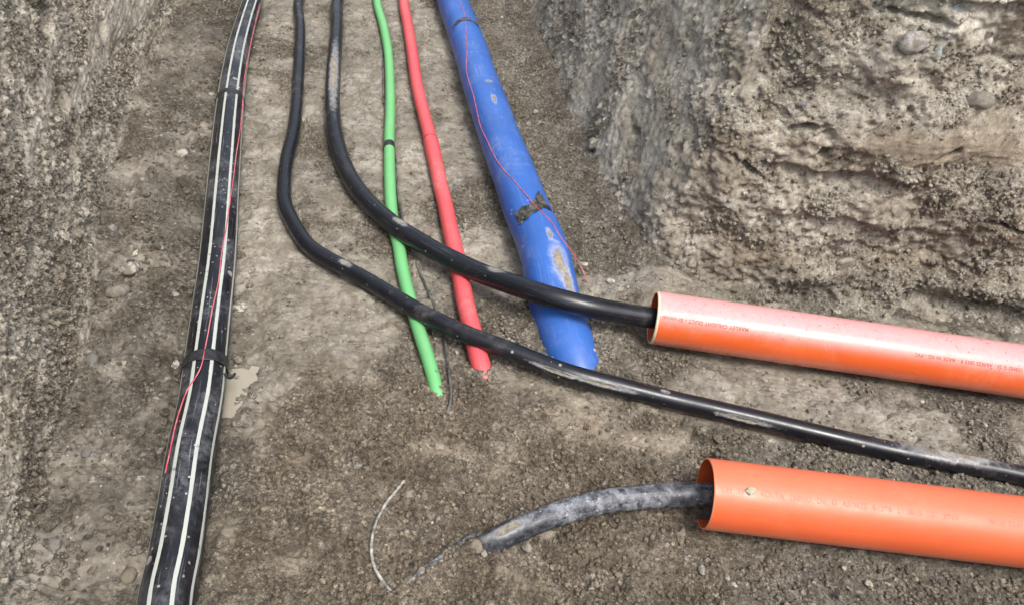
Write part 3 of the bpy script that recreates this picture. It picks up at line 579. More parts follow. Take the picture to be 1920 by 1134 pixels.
top_label(o, 'slim black pipe crossing over the blue pipe into the pale rimmed duct', 'pipe')
uc = lambda x, y: float(T_c.find(x, y)[1] / (2 * math.pi) + .5)
# short muddy black pipe coming up out of the soil into the near duct
o = T_c.build('buried_pipe', pipe_material('mud streaked black pipe', (.014, .016, .022), .42, dust=(.34, .35, .38), dust_lo=.42, dust_hi=.60, dust_amt=.75, scratch=(.40, .40, .40), scratch_amt=.9, spots=[(110, .45, (.40, .41, .42), -1), (80, .3, (.015, .015, .018), -1)], mudspots=[(uc(1130, 920), 2.9, .035, 1.6), (uc(1130, 958), 2.9, .022, 1.6), (uc(960, 985), float(T_c.v_at(950, 1000)), .06, .04)]), wob=.05)
top_label(o, 'grey mud caked black pipe rising out of loose soil into the nearest orange duct', 'pipe')
cc = floor_z
def strand(pts, r, lift):
    P = []
    for p in pts:
        q = gp(*p); 
        for _ in range(3): q = gp(p[0], p[1], float(floor_z(q[0], q[1])))
        P.append(q + [0, 0, lift])
    return P
wire_from(strand([(893, 1000), (880, 1010), (862, 1022), (846, 1032), (830, 1044), (812, 1056), (796, 1068), (780, 1080), (764, 1092)], .011, -.0045), .0095, 'bared_length', T_c.obj.data.materials[0], T_c.obj, wob=.5)
# green pipe
o = T_green.build('green_pipe', pipe_material('green plastic', (.10, .40, .12), .42, dust=(.28, .42, .24), dust_amt=.45, scratch=(.4, .6, .4), scratch_amt=.28, color2=(.12, .43, .14), top_dust_sheen=.22, film=(.34, .58, .34), spots=[(60, .05, (.05, .06, .03), .2)]), wob=.01)
top_label(o, 'thin green pipe with its end dipping into the mud beside the red one', 'pipe')
v = T_green.v_at(730.5, 277); T_green.band('tape_band', tape_mat, T_green.obj, v - .019, v + .019, -3.0, 3.0, lift=.0014, rag=.08, seed=8)
# red pipe: two lengths joined by a socket
e = empty('red_pipe', tuple(T_red.C[len(T_red.C) // 2] - [0, 0, .027])); top_label(e, 'red pipe with a socket joint, between the green pipe and the blue pipe', 'pipe')
red_m = pipe_material('red plastic', (.66, .065, .075), .44, dust=(.60, .30, .26), dust_amt=.50, scratch=(.75, .3, .3), scratch_amt=.30, color2=(.58, .05, .06), top_dust_sheen=.20, film=(.72, .26, .27), spots=[(90, .08, (.3, .05, .04), .2)])
vj = T_red.v_at(812, 263)
import copy
up = copy.copy(T_red); k = T_red.s <= vj + .03
up.C, up.s, up.r, up.T, up.S, up.U = T_red.C[k], T_red.s[k], T_red.r[k].copy(), T_red.T[k], T_red.S[k], T_red.U[k]; up.build('far_length', red_m, e)
lo = copy.copy(T_red); k = T_red.s >= vj
sv = T_red.s[k]; lo.C, lo.s, lo.T, lo.S, lo.U = T_red.C[k], sv, T_red.T[k], T_red.S[k], T_red.U[k]
lo.r = .0278 + .0022 * sstep(.16, .10, sv - vj) - .0010 * sstep(.008, 0, sv - vj); lo.build('near_length', red_m, e)
# socket lip
lip = copy.copy(T_red); i0 = np.where(k)[0][0]; idx = np.array([i0 - 1, i0, i0 + 1]); 
lipC = T_red.at(np.array([vj, vj + .004]), np.array([0.0, 0.0])) 
T_red.band('socket_lip', plain_material('dark red edge', (.32, .015, .02), .5), e, vj - .0025, vj + .0025, -3.14, 3.14, lift=.0032, thick=.003, n=60, m=4)
# blue pipe
vb = lambda x, y: float(T_blue.find(x, y)[0]); ub = lambda x, y: float(T_blue.find(x, y)[1] / (2 * math.pi) + .5)
ms = lambda x, y, ru, rv: (ub(x, y), vb(x, y), ru, rv)
e = empty('blue_pipe', tuple(T_blue.C[len(T_blue.C) // 2] - [0, 0, .08])); top_label(e, 'wide blue pipe with dried mud patches running along the foot of the right bank', 'pipe')
T_blue.build('pipe_wall', pipe_material('blue plastic', (.018, .105, .42), .38, dust=(.36, .40, .48), dust_lo=.52, dust_hi=.80, dust_amt=.40, scratch=(.30, .42, .70), scratch_amt=.40, color2=(.015, .085, .35), low_film=.6, top_dust_sheen=.10, film=(.22, .34, .60), spots=[(80, .05, (.4, .38, .32), .1)],
    mudspots=[ms(1051, 488, .046, .060), ms(1066, 528, .034, .050), ms(1029, 440, .016, .020), ms(925, 185, .016, .03), ms(918, 153, .022, .010)]), e, wob=.006)
band_line(T_blue, [(971, 412), (984, 402), (998, 391), (1010, 382), (1020, 378)], .030, 'tape_band', dusty_tape, e, lift=.002, rag=.34, wr=.006, seed=12, n=70, m=22)
band_line(T_blue, [(1012, 368), (1006, 384)], .020, 'tape_end', dusty_tape, e, lift=.0075, rag=.3, wr=.004, seed=6, n=24, m=10)
band_line(T_blue, [(1016, 386), (1024, 389), (1031, 394)], .014, 'tape_end', tape_mat, e, lift=.0035, rag=.5, wr=.003, seed=4, n=24, m=10)
v = vb(866, 38); a0, a1 = T_blue.find(846, 42)[1], T_blue.find(893, 40)[1]
T_blue.band('tape_band', dusty_tape, e, v - .014, v + .014, a0, a1, lift=.0015, tilt=0, rag=.5, wr=.003, seed=22, n=60, m=10, side=lambda A: .03 * (2 * A - 1) ** 2)

# thin red tracer wires, each taped on a pipe
def surf_wire(tb, pts, r, name, extra=(), lift=0.0):
    P = []
    for p in pts:
        v, a = tb.find(p[0], p[1]); P.append(tb.at(np.array([v]), np.array([a]), r * .8 + (p[2] if len(p) > 2 else 0))[0])
    P += list(extra); P = [P[0]] + [P[i] for i in range(1, len(P)) if np.linalg.norm(P[i] - P[i - 1]) > .012]
    return wire_from(P, r, name, red_wire)[1]
o = surf_wire(T_strip, [(486, 8), (478, 45), (466, 100), (458, 150), (454, 205), (449, 250), (443, 290), (436, 340), (431, 380), (424, 430), (415, 480), (408, 530), (398, 580), (390, 625), (383, 658), (376, 690, .003), (362, 712), (354, 728), (346, 745), (338, 765), (330, 790), (324, 815), (318, 850), (310, 885)], .0017, 'tracer_wire')
tag(o, 'thin red wire winding over the striped black pipe and tucked under its tape', 'wire')
q0 = gp(1103, 524, .03); q0[2] = floor_z(q0[0], q0[1]) + .004
q1 = gp(1085, 492, .06)
o = surf_wire(T_blue, [(864, 3), (871, 30), (875, 60), (876, 95), (875, 130), (881, 155), (886, 175), (893, 205), (902, 235), (912, 262), (926, 292), (942, 317), (960, 337), (982, 361), (1001, 385, .004), (1016, 398), (1032, 418), (1048, 440), (1060, 458)], .0015, 'tracer_wire', extra=[q1, q0])
tag(o, 'thin red wire running down the blue pipe and ending loose on the soil', 'wire')
# thin black cable beside the green pipe
def floor_wire(pts, r, name, mat, step=.006, seg=10, wob=0.0):
    P = []
    for p in pts:
        q = gp(p[0], p[1], r + (p[2] if len(p) > 2 else 0))
        if len(p) < 3 or p[2] < 0.5:
            for _ in range(3): q = gp(p[0], p[1], floor_z(q[0], q[1]) + r * .8 + (p[2] if len(p) > 2 else 0))
        P.append(q)
    return wire_from(P, r, name, mat, step=step, seg=seg, wob=wob, sm=1)[1]
o = floor_wire([(p[0], p[1], .005) for p in [(712, 40), (716, 85), (718, 120), (719, 160), (721, 200), (728, 240), (740, 283), (743, 330), (747, 370), (753, 405), (763, 440), (776, 480), (789, 515), (803, 548), (818, 580), (831, 618), (836, 650), (841, 690), (845, 720), (846, 745), (842, 762), (838, 776)]], .0042, 'thin_cable', plain_material('thin dark cable', (.03, .03, .032), .5, (.16, .15, .13), 22, .2))
tag(o, 'thin black cable trailing beside the green pipe and ending in the mud near its tip', 'cable')
o = floor_wire([(759, 899, -.004), (750, 910), (740, 922, .003), (722, 945, .008), (708, 972, .012), (699, 1000, .014), (696, 1030, .014), (701, 1060, .010), (715, 1085, .004), (733, 1108, -.004)], .0036, 'bent_wire', plain_material('pale dusty wire', (.46, .44, .39), .6, (.10, .10, .09), 60, .3), wob=.1)
tag(o, 'pale grey wire bent in an arc on the crumbly soil in the foreground', 'wire')

# ------------------------------------------------------------------ orange ducts
def duct(name, A, B, r, wall, outm, rimm, arc, label, chamfer, inm):
    ax = (B - A) / np.linalg.norm(B - A); far = A + ax * 6.5; S = np.cross(ax, [0, 0, 1.0]); S /= np.linalg.norm(S); U = np.cross(S, ax)
    full = arc is None; seg = 120; ang = np.linspace(-math.pi, math.pi, seg, endpoint=False) if full else np.linspace(arc[0], arc[1], seg)
    e = empty(name, tuple(A - np.array([0, 0, r]))); tag(e, label, 'duct', 'orange ducts in the branching trench')
    def sheet(part, prof, mat):
        V = np.array([[A + ax * t + (S * math.sin(a) + U * math.cos(a)) * rr for a in ang] for t, rr in prof]); n = len(prof)
        F = grid_faces(n, seg, full); uvv = []
        cols = seg if full else seg - 1
        L = np.array([p[0] for p in prof]); i = np.repeat(np.arange(n - 1), cols); j = np.tile(np.arange(cols), n - 1); w = lambda q: np.interp(q, [0, seg - 1], [ang[0], ang[-1]]) / (2 * math.pi) + .5
        uv = np.stack([np.stack([w(j), L[i]], -1), np.stack([w(j), L[i + 1]], -1), np.stack([w(j + 1), L[i + 1]], -1), np.stack([w(j + 1), L[i]], -1)], 1)
        return mesh_obj(part, V.reshape(-1, 3), F, mat, e, uv=uv)
    ts = [chamfer] + list(np.linspace(.05, 6.5, 60)); sheet('outer_wall', [(t, r) for t in ts], outm)
    sheet('inner_wall', [(t, r - wall) for t in [0] + list(np.linspace(.05, 6.5, 40))], inm)
    cr = r - wall * .15
    sheet('rim', [(0, r - wall), (-.0006, r - wall * .9), (-.0006, r - wall * .35), (chamfer * .5, r - wall * .12), (chamfer, r)], rimm)
    if not full:
        for a in (ang[0], ang[-1]):
            d = S * math.sin(a) + U * math.cos(a)
            P = [A + d * (r - wall), A + d * r, far + d * r, far + d * (r - wall)]; mesh_obj('cut_edge', np.array(P), np.array([[0, 1, 2, 3]]), rimm, e, smooth=False)
    return e, ax, S, U
or1 = pipe_material('orange plastic one', (.72, .125, .030), .30, dust=(.62, .36, .28), dust_lo=.50, dust_hi=.80, dust_amt=.30, scratch=(.80, .40, .28), scratch_amt=.16, color2=(.66, .105, .022), top_dust_sheen=.66, film=(.70, .46, .50), low_film=.5,  # pinkish top paints the sky reflection over the dust
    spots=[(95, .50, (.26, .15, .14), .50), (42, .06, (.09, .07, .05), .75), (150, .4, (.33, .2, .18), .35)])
or2 = pipe_material('orange plastic two', (.74, .135, .045), .38, dust=(.66, .38, .27), dust_lo=.52, dust_hi=.82, dust_amt=.28, scratch=(.82, .42, .3), scratch_amt=.14, color2=(.70, .12, .038), top_dust_sheen=.26, film=(.66, .29, .21), low_film=.4,
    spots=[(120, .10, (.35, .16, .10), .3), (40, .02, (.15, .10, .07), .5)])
inn = pipe_material('orange inside', (.62, .10, .025), .45, dust=(.5, .3, .2), dust_amt=.25, scratch_amt=.05)
E1, ax1, S1, U1 = duct('orange_duct', D1a, D1b, .079, .0065, or1, plain_material('pale bevelled rim', (.80, .68, .50), .5, (.72, .56, .40), 60), None, 'orange duct with a cream coloured rim and dusty top with painted pinkish sky sheen, beside the right bank', .0065, inn)
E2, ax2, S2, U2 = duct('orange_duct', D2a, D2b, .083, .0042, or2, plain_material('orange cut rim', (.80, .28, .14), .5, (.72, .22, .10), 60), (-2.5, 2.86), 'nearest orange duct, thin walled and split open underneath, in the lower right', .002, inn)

def duct_text(body, A, ax, S, U, r, parent, at, angle, size, flip, colr, width):
    """lettering printed on a duct: real glyph outlines wrapped round it, .4 mm proud"""
    cu = bpy.data.curves.new('lettering', 'FONT'); cu.body = body; cu.size = size; cu.space_character = 1.12; cu.offset = .00045
    tmp = bpy.data.objects.new('lettering', cu); sc.collection.objects.link(tmp); dg = bpy.context.evaluated_depsgraph_get(); me = bpy.data.meshes.new_from_object(tmp.evaluated_get(dg))
    P = np.array([v.co[:] for v in me.vertices]); F = [list(p.vertices) for p in me.polygons]; bpy.data.objects.remove(tmp); bpy.data.curves.remove(cu); bpy.data.meshes.remove(me)
    P[:, 0] *= width / P[:, 0].max(); x, y = P[:, 0], P[:, 1] - size * .35
    t, w = (at - x, -y) if flip else (at + x, y)      # t along the duct, w up
    a = angle - w / r
    V = A + ax * t[:, None] + (S * np.sin(a)[:, None] + U * np.cos(a)[:, None]) * (r + .0004)
    return mesh_obj('printed_lettering', V, F, colr, parent, smooth=False)
ink1 = plain_material('faded ink', (.26, .07, .04), .5, (.42, .11, .06), 90); ink2 = plain_material('faint ink', (.48, .12, .07), .5, (.62, .17, .10), 110)
def on_duct(A, ax, S, U, r, px, py):
    t = np.linspace(0, 3, 1200); a = np.linspace(-1.6, 2.4, 200); TT, AA = np.meshgrid(t, a, indexing='ij')
    V = A + ax * TT.ravel()[:, None] + (S * np.sin(AA.ravel())[:, None] + U * np.cos(AA.ravel())[:, None]) * r; i = pick(V, px, py); return TT.ravel()[i], AA.ravel()[i], V[i]
t0, a0, _ = on_duct(D1a, ax1, S1, U1, .079, 1404, 619); t1, a1, _ = on_duct(D1a, ax1, S1, U1, .079, 1243, 595)
duct_text('MARLEY CHLIGHT DUCT - Electrical', D1a, ax1, S1, U1, .079, E1, t0, (a0 + a1) / 2, .0155, True, ink1, t0 - t1)
t0, a2, _ = on_duct(D1a, ax1, S1, U1, .079, 1918, 694); t1, a3, _ = on_duct(D1a, ax1, S1, U1, .079, 1716, 664)
duct_text('150HD G 20 - AS/NZS 2053 R - MADE IN NZ - PVC', D1a, ax1, S1, U1, .079, E1, t0, (a2 + a3) / 2, .0145, True, ink1, t0 - t1)
t0, a0, _ = on_duct(D2a, ax2, S2, U2, .083, 1352, 914); t1, a1, _ = on_duct(D2a, ax2, S2, U2, .083, 1798, 971)
duct_text('CH  TP      VOLTA  150HD  DR  G  AS/NZS  61386  21:2015  LIC  2819', D2a, ax2, S2, U2, .083, E2, t0, (a0 + a1) / 2, .0185, False, ink2, t1 - t0)
t2, a3, _ = on_duct(D2a, ax2, S2, U2, .083, 1856, 980)
duct_text('NEW ZEALAND', D2a, ax2, S2, U2, .083, E2, t2, (a0 + a1) / 2, .0185, False, ink2, .115)

# ------------------------------------------------------------------ water standing on the floor
def puddle(px, py, rx, ry, ang, lift, label):
    c = gp(px, py); z = FZ[(np.abs(FX - c[0])).argmin(), (np.abs(FY - c[1])).argmin()]
    c = gp(px, py, z); n = 48; t = np.linspace(0, 2 * np.pi, n, endpoint=False)
    zz = floor_z(c[0] + np.linspace(-.03, .03, 40), c[1] + np.linspace(-.03, .03, 40)).mean() + lift
    V = [[c[0], c[1], zz]]
    for q in np.linspace(.25, 1, 5):
        r = q * (1 + .16 * perlin(np.cos(t) * 1.7, np.sin(t) * 1.7, px)); dx, dy = rx * r * np.cos(t), ry * r * np.sin(t)
        V += list(np.stack([c[0] + dx * math.cos(ang) - dy * math.sin(ang), c[1] + dx * math.sin(ang) + dy * math.cos(ang), zz + 0 * t], -1))
    F = [[0, 1 + i, 1 + (i + 1) % n, 1 + (i + 1) % n] for i in range(n)]; F = [f[:3] for f in F]
    for k in range(4): F += [[1 + k * n + i, 1 + (k + 1) * n + i, 1 + (k + 1) * n + (i + 1) % n, 1 + k * n + (i + 1) % n] for i in range(n)]
    return tag(mesh_obj('puddle', V, F, WATER), label, 'puddle', kind='structure')
WM = Mat('muddy water'); WM.b.inputs['Base Color'].default_value = (.31, .28, .215, 1); WM.b.inputs['Roughness'].default_value = .06; WATER = WM.m
puddle(441, 738, .052, .092, .1, .009, 'puddle of pale muddy water beside the striped black pipe')
puddle(478, 695, .013, .022, .1, .006, 'tiny puddle of pale water in a small hollow')

# ------------------------------------------------------------------ stones
import bmesh
def ico(sub):
    bm = bmesh.new(); bmesh.ops.create_icosphere(bm, subdivisions=sub, radius=1); V = np.array([v.co[:] for v in bm.verts]); F = np.array([[v.index for v in f.verts] for f in bm.faces]); bm.free(); return V, F
ICO = {k: ico(k) for k in (1, 2, 4)}
def stone_shape(sub, seed, angular=0.0, lump=.18):
    V, F = ICO[sub]; V = V.copy(); q = seed * 3.71
    V = V * (1 + lump * fbm(V[:, 0] * .9 + q, V[:, 1] * .9, V[:, 2] * .9 + q, 2) * 1.6)[:, None]
    if angular:
        rs = np.random.default_rng(seed)
        for _ in range(9):
            n = rs.normal(size=3); n /= np.linalg.norm(n); h = 1 - angular * rs.uniform(.2, .62); d = V @ n - h; V = V - np.where(d > 0, d, 0)[:, None] * n * .94
    if sub > 2: V = V * (1 + .022 * fbm(V[:, 0] * 5 + q, V[:, 1] * 5, V[:, 2] * 5, 3))[:, None]
    return V, F
def rotm(rs): 
    q = rs.normal(size=4); q /= np.linalg.norm(q); a, b, c, d = q
    return np.array([[1 - 2 * (c * c + d * d), 2 * (b * c - a * d), 2 * (b * d + a * c)], [2 * (b * c + a * d), 1 - 2 * (b * b + d * d), 2 * (c * d - a * b)], [2 * (b * d - a * c), 2 * (c * d + a * b), 1 - 2 * (b * b + c * c)]])
SM = {}
def stone_mat(col, col2, rough=.7):
    k = (col, col2, rough)
    if k not in SM: SM[k] = plain_material('stone', col, rough, col2, 70, .5, .4, .003, True)
    return SM[k]
def stone(px, py, w, h, dep, surf, col, col2, label, ang=0.0, angular=0.0, sink=.35, seed=1, name='stone', cat='stone', rough=.7, lump=.18, group=None):
    """w, h: size seen in photo pixels; laid on the surface it is seen on, long side turned by ang in the surface"""
    S = {'floor': V_floor, 'left': V_left, 'right': V_right}[surf]; P = S[pick(S, px, py)]
    N = {'floor': np.array([0, 0, 1.0]), 'left': np.array([.93, .28, .1]), 'right': np.array([-.1, -.95, .28])}[surf]
    if surf == 'right' and px < 1440: N = np.array([-.93, -.24, .28])
    N /= np.linalg.norm(N); vd = P - CAM; dist = vd @ Fv; pm = FPX / dist
    right = Rv - N * (Rv @ N); right /= np.linalg.norm(right); upv = np.cross(N, right)
    if upv @ Uv < 0: upv = -upv
    fs = max(.45, abs(upv @ Uv)); a = w / pm / 2; b = h / pm / 2 / (fs if surf == 'floor' else 1); c = dep * min(a, b)
    X = math.cos(ang) * right + math.sin(ang) * upv; Y = -math.sin(ang) * right + math.cos(ang) * upv
    V, F = stone_shape(4, seed, angular, lump); V = V[:, :1] * X * a + V[:, 1:2] * Y * b + V[:, 2:3] * N * c
    ctr = P + N * c * (1 - 2 * sink)
    return tag(mesh_obj(name, V + ctr, F, stone_mat(col, col2, rough), smooth=True, origin=ctr), label, cat, group)
gry, gry2 = (.24, .225, .20), (.36, .34, .31); blu, blu2 = (.20, .235, .235), (.30, .35, .35); pal, pal2 = (.34, .32, .27), (.48, .46, .40); drk, drk2 = (.10, .10, .10), (.18, .175, .165)
STONES = [
 (1711, 77, 56, 44, .8, 'right', gry, gry2, 'largest grey cobble set in the right bank under a crumbling ledge', 0, .35, .3, 3),
 (1799, 20, 30, 22, .6, 'right', blu, blu2, 'pale blue-grey pebble near the top of the right bank', -.2, 0, .35, 4),
 (1757, 97, 16, 34, .5, 'right', blu, blu2, 'upright blue-grey sliver of stone beside the largest cobble in the bank', .15, .3, .35, 5),
 (1782, 68, 28, 16, .5, 'right', (.28, .28, .26), (.38, .38, .36), 'flat grey pebble in the bank, just right of the largest cobble', 0, .2, .4, 6),
 (1836, 192, 52, 40, .7, 'right', (.13, .12, .105), (.24, .21, .16), 'dark angular stone with a buff edge in the right bank', .2, .8, .35, 7),
 (1880, 5, 16, 10, .7, 'right', pal, pal2, 'small cream pebble at the very top of the right bank', 0, 0, .3, 8),
 (1314, 272, 26, 28, .7, 'right', (.16, .155, .15), (.24, .23, .22), 'dark grey stone stuck in the slope above the rim of the duct', .2, .6, .4, 9),
 (1112, 272, 26, 22, .9, 'right', (.17, .16, .14), (.34, .32, .27), 'muddy stone jutting from the left-facing slope above the blue pipe', .3, .5, .2, 10),
 (1570, 584, 16, 14, .8, 'right', pal, pal2, 'small pale pebble in the hollow behind the far orange duct', .1, 0, .3, 11),
 (1586, 494, 36, 26, .6, 'right', (.26, .23, .18), (.36, .32, .26), 'buff stone half buried in the lower part of the right bank', .3, .4, .45, 12),
 (1504, 197, 18, 12, .6, 'right', drk, drk2, 'small dark stone in the middle of the right bank', 0, .3, .35, 13),
 (1569, 158, 16, 14, .7, 'right', (.40, .37, .28), (.5, .46, .36), 'small yellowish angular stone in the right bank', .2, .7, .3, 14),
 (1812, 340, 16, 12, .7, 'right', pal, pal2, 'whitish fragment low in the right bank below the brown layer', 0, .6, .3, 15),
 (246, 509, 27, 24, .8, 'floor', (.34, .33, .29), (.46, .45, .40), 'smooth egg-shaped pale stone on the dark soil left of the striped pipe', -.4, 0, .2, 16),
 (340, 290, 24, 19, .7, 'floor', (.36, .33, .25), (.48, .45, .37), 'pale stone on the soil between the left wall and the striped pipe', -.3, .3, .3, 17),
 (212, 434, 18, 12, .9, 'floor', drk, (.3, .29, .27), 'small dark round pebble at the foot of the left wall', 0, 0, .2, 18),
 (253, 476, 11, 17, .6, 'floor', (.42, .38, .28), (.52, .48, .38), 'small oblong cream chip standing just above the egg-shaped stone', 0, .8, .25, 19),
 (219, 546, 44, 26, .7, 'floor', (.19, .175, .14), (.30, .28, .22), 'large mud coated stone below the egg-shaped stone', .3, .5, .4, 20),
 (171, 676, 30, 46, .6, 'floor', (.08, .08, .08), (.22, .21, .19), 'dark angular rock leaning at the foot of the left wall', .35, .8, .3, 21),
 (331, 679, 17, 22, .4, 'floor', (.46, .45, .46), (.56, .55, .54), 'flat whitish fragment beside the striped pipe near its tape', .2, .5, .3, 22),
 (231, 681, 14, 13, .6, 'floor', (.40, .37, .26), (.5, .46, .36), 'little yellowish stone in the dark soil right of the leaning rock', 0, .3, .3, 23),
 (326, 553, 20, 10, .6, 'floor', (.30, .28, .23), (.4, .38, .32), 'low flat stone close to the left side of the striped pipe', -.1, .2, .4, 24),
 (304, 467, 11, 9, .8, 'floor', pal, pal2, 'tiny whitish chip on the dark soil right of the egg-shaped stone', 0, .7, .2, 25),
 (450, 577, 32, 20, .5, 'floor', (.42, .40, .32), (.56, .54, .45), 'flat pale stone on the mud against the right side of the striped pipe', .1, .4, .35, 26),
 (396, 178, 15, 8, .7, 'floor', (.34, .31, .25), (.42, .4, .34), 'small tan pebble left of the far tape on the striped pipe', 0, 0, .3, 27),
 (102, 1020, 30, 22, .5, 'floor', (.13, .12, .105), (.20, .19, .17), 'flat dark grey stone in the lower left corner', .5, .3, .35, 28),
 (163, 850, 24, 14, .7, 'floor', drk, drk2, 'dark oblong stone in the churned soil at lower left', -.4, .3, .3, 29),
 (85, 882, 20, 12, .5, 'floor', (.28, .26, .21), (.36, .34, .28), 'tan flat stone near the left wall at lower left', .2, .3, .4, 30),
 (47, 1008, 22, 34, .5, 'floor', (.12, .12, .11), (.19, .19, .17), 'dark stone wedged at the bottom of the left wall', .2, .5, .4, 31),
 (245, 1080, 34, 24, .7, 'floor', (.15, .12, .085), (.22, .18, .13), 'brown clod beside the striped pipe near the bottom edge', .2, .4, .35, 32),
 (1317, 1068, 14, 14, .7, 'floor', (.25, .29, .27), (.36, .40, .37), 'round greenish grey pebble below the nearest orange duct', 0, 0, .3, 33),
 (1280, 1004, 13, 30, .25, 'floor', (.22, .19, .14), (.28, .25, .19), 'flat brown sliver below the mouth of the nearest duct', -.25, .2, .2, 34),
 (1361, 1083, 11, 10, .8, 'floor', pal, pal2, 'small white chip right of the greenish pebble', 0, .5, .25, 35),
 (1378, 1097, 11, 11, .8, 'floor', pal, pal2, 'small white chip furthest right below the nearest duct', .4, .5, .25, 36),
 (1106, 1103, 13, 11, .7, 'floor', (.34, .31, .25), (.42, .39, .32), 'small tan pebble at the bottom edge right of centre', 0, .2, .3, 37),
 (1289, 1048, 11, 10, .7, 'floor', (.34, .34, .31), (.44, .44, .40), 'small grey pebble up and left of the greenish one', 0, .2, .3, 38),
 (1161, 1078, 18, 10, .6, 'floor', (.20, .165, .12), (.26, .22, .16), 'flat brown chip on the loose soil below the buried pipe', -.5, .3, .3, 39),
 (1097, 497, 20, 10, .6, 'floor', (.44, .42, .35), (.56, .54, .47), 'white stone beside the end of the red wire', -.1, .6, .25, 40),
 (1146, 529, 19, 9, .6, 'floor', (.46, .43, .36), (.56, .53, .46), 'largest of the pale chips left of the far duct mouth', -.2, .4, .25, 41),
 (1107, 545, 9, 7, .7, 'floor', pal, pal2, 'small pale chip against the blue pipe', 0, .4, .25, 42),
 (1178, 537, 8, 6, .7, 'floor', pal, pal2, 'tiny pale chip between the larger chip and the far duct mouth', 0, .4, .25, 43),
 (1005, 210, 14, 8, .7, 'floor', (.30, .33, .27), (.38, .41, .34), 'greenish pebble on the soil right of the blue pipe', 0, 0, .3, 44),
 (990, 235, 10, 13, .6, 'floor', (.32, .32, .27), (.40, .40, .34), 'small grey stone just below the greenish pebble', .1, .2, .3, 45),
 (940, 35, 9, 8, .8, 'floor', pal, pal2, 'round white pebble right of the far tape on the blue pipe', 0, 0, .2, 46),
 (957, 47, 8, 6, .7, 'floor', pal, pal2, 'white chip right of the round white pebble at the top', 0, .3, .25, 47),
 (569, 227, 9, 8, .7, 'floor', (.42, .40, .33), (.5, .48, .41), 'small pale stone touching the slim black pipe', .2, .3, .25, 48),
 (1112, 657, 12, 7, .7, 'floor', pal, pal2, 'pale chip right of the blue pipe below the crossing black pipe', 0, .3, .3, 49),
 (1138, 658, 9, 7, .7, 'floor', pal, pal2, 'small white chip further right below the crossing black pipe', 0, .3, .3, 50),
 (1628, 1094, 16, 12, .6, 'floor', (.38, .34, .25), (.48, .44, .34), 'yellowish pebble under the nearest duct near the lower right', .2, .3, .3, 51),
 (1583, 1064, 11, 7, .6, 'floor', pal, pal2, 'white chip close under the nearest duct', 0, .5, .3, 52),
 (1412, 717, 9, 10, .7, 'floor', (.30, .28, .24), (.4, .38, .33), 'small grey stone under the far duct', 0, .3, .3, 53),
 (1436, 713, 10, 6, .7, 'floor', pal, pal2, 'white chip under the far duct right of a small grey stone', 0, .3, .3, 54),
 (1729, 752, 11, 7, .7, 'floor', pal, pal2, 'white chip on the mud between the far duct and the slim black pipe', 0, .4, .3, 55),
 (1847, 796, 8, 8, .7, 'floor', pal, pal2, 'tiny white chip between duct and black pipe near the right edge', 0, .4, .3, 56),
 (767, 926, 26, 16, .5, 'floor', (.27, .235, .18), (.34, .30, .24), 'flat tan clod beside the upper end of the bent wire', 0, .3, .4, 57),
 (792, 1069, 20, 14, .6, 'floor', (.30, .27, .21), (.38, .35, .28), 'tan stone beside the buried pipe at the bottom', .2, .3, .3, 58),
 (905, 1037, 16, 12, .7, 'floor', (.25, .21, .15), (.34, .30, .24), 'lump of tan soil lying over the buried pipe', .2, .4, .3, 59),
 (990, 1025, 22, 18, .8, 'floor', (.26, .235, .19), (.34, .31, .26), 'grey brown lump below the bared end of the buried pipe', .2, .5, .25, 60),
 (1012, 1000, 60, 20, .7, 'floor', (.25, .21, .155), (.33, .29, .22), 'ridge-like clod of soil pressed against the underside of the buried pipe', .1, .7, .3, 71),
 (893, 1024, 34, 20, .8, 'floor', (.20, .165, .12), (.26, .22, .16), 'brown clod where the muddy pipe goes under the soil', -.3, .7, .35, 72),
 (145, 62, 12, 10, .7, 'left', pal, pal2, 'small white pebble in the upper part of the left wall', 0, .2, .3, 61),
 (163, 125, 14, 30, .6, 'left', (.38, .36, .31), (.48, .46, .41), 'pale upright stone in the left wall', 0, .4, .4, 62),
]
for q in STONES:
    px, py, w, h, dep, surf, c1_, c2_, label, ang, angular, sink, seed = q
    if surf == 'floor' and seed not in (16, 18, 33): c1_ = tuple(v * .8 for v in c1_); c2_ = tuple(v * .86 for v in c2_); sink = min(.6, sink + .12); w *= .92; h *= .92; angular = max(angular, .4)
    if surf == 'right' and seed > 3: sink += .1; angular = max(angular, .3)
    nm = 'clod' if 'clod' in label or 'lump' in label else 'rock' if 'rock' in label else 'pebble' if 'pebble' in label else 'stone_chip' if ('chip' in label or 'sliver' in label or 'fragment' in label) else 'stone'
    stone(px, py, w, h, dep, surf, c1_, c2_, label, ang, angular, sink, seed, name=nm, cat=nm.replace('_', ' '))

# dried leaf-like flake of mud stuck on the nearest duct
t_, a_, P_ = on_duct(D2a, ax2, S2, U2, .083, 1406, 921); nrm_ = S2 * math.sin(a_) + U2 * math.cos(a_); tn = np.cross(nrm_, ax2)
V, F = stone_shape(4, 77, .5, .5); V = V[:, :1] * ax2 * .0125 + V[:, 1:2] * tn * .0085 + V[:, 2:3] * nrm_ * .003
tag(mesh_obj('mud_flake', V + P_ + nrm_ * .0015, F, stone_mat((.34, .32, .22), (.52, .48, .38), .9), origin=P_), 'pale dried mud flake stuck on the nearest orange duct', 'mud flake')

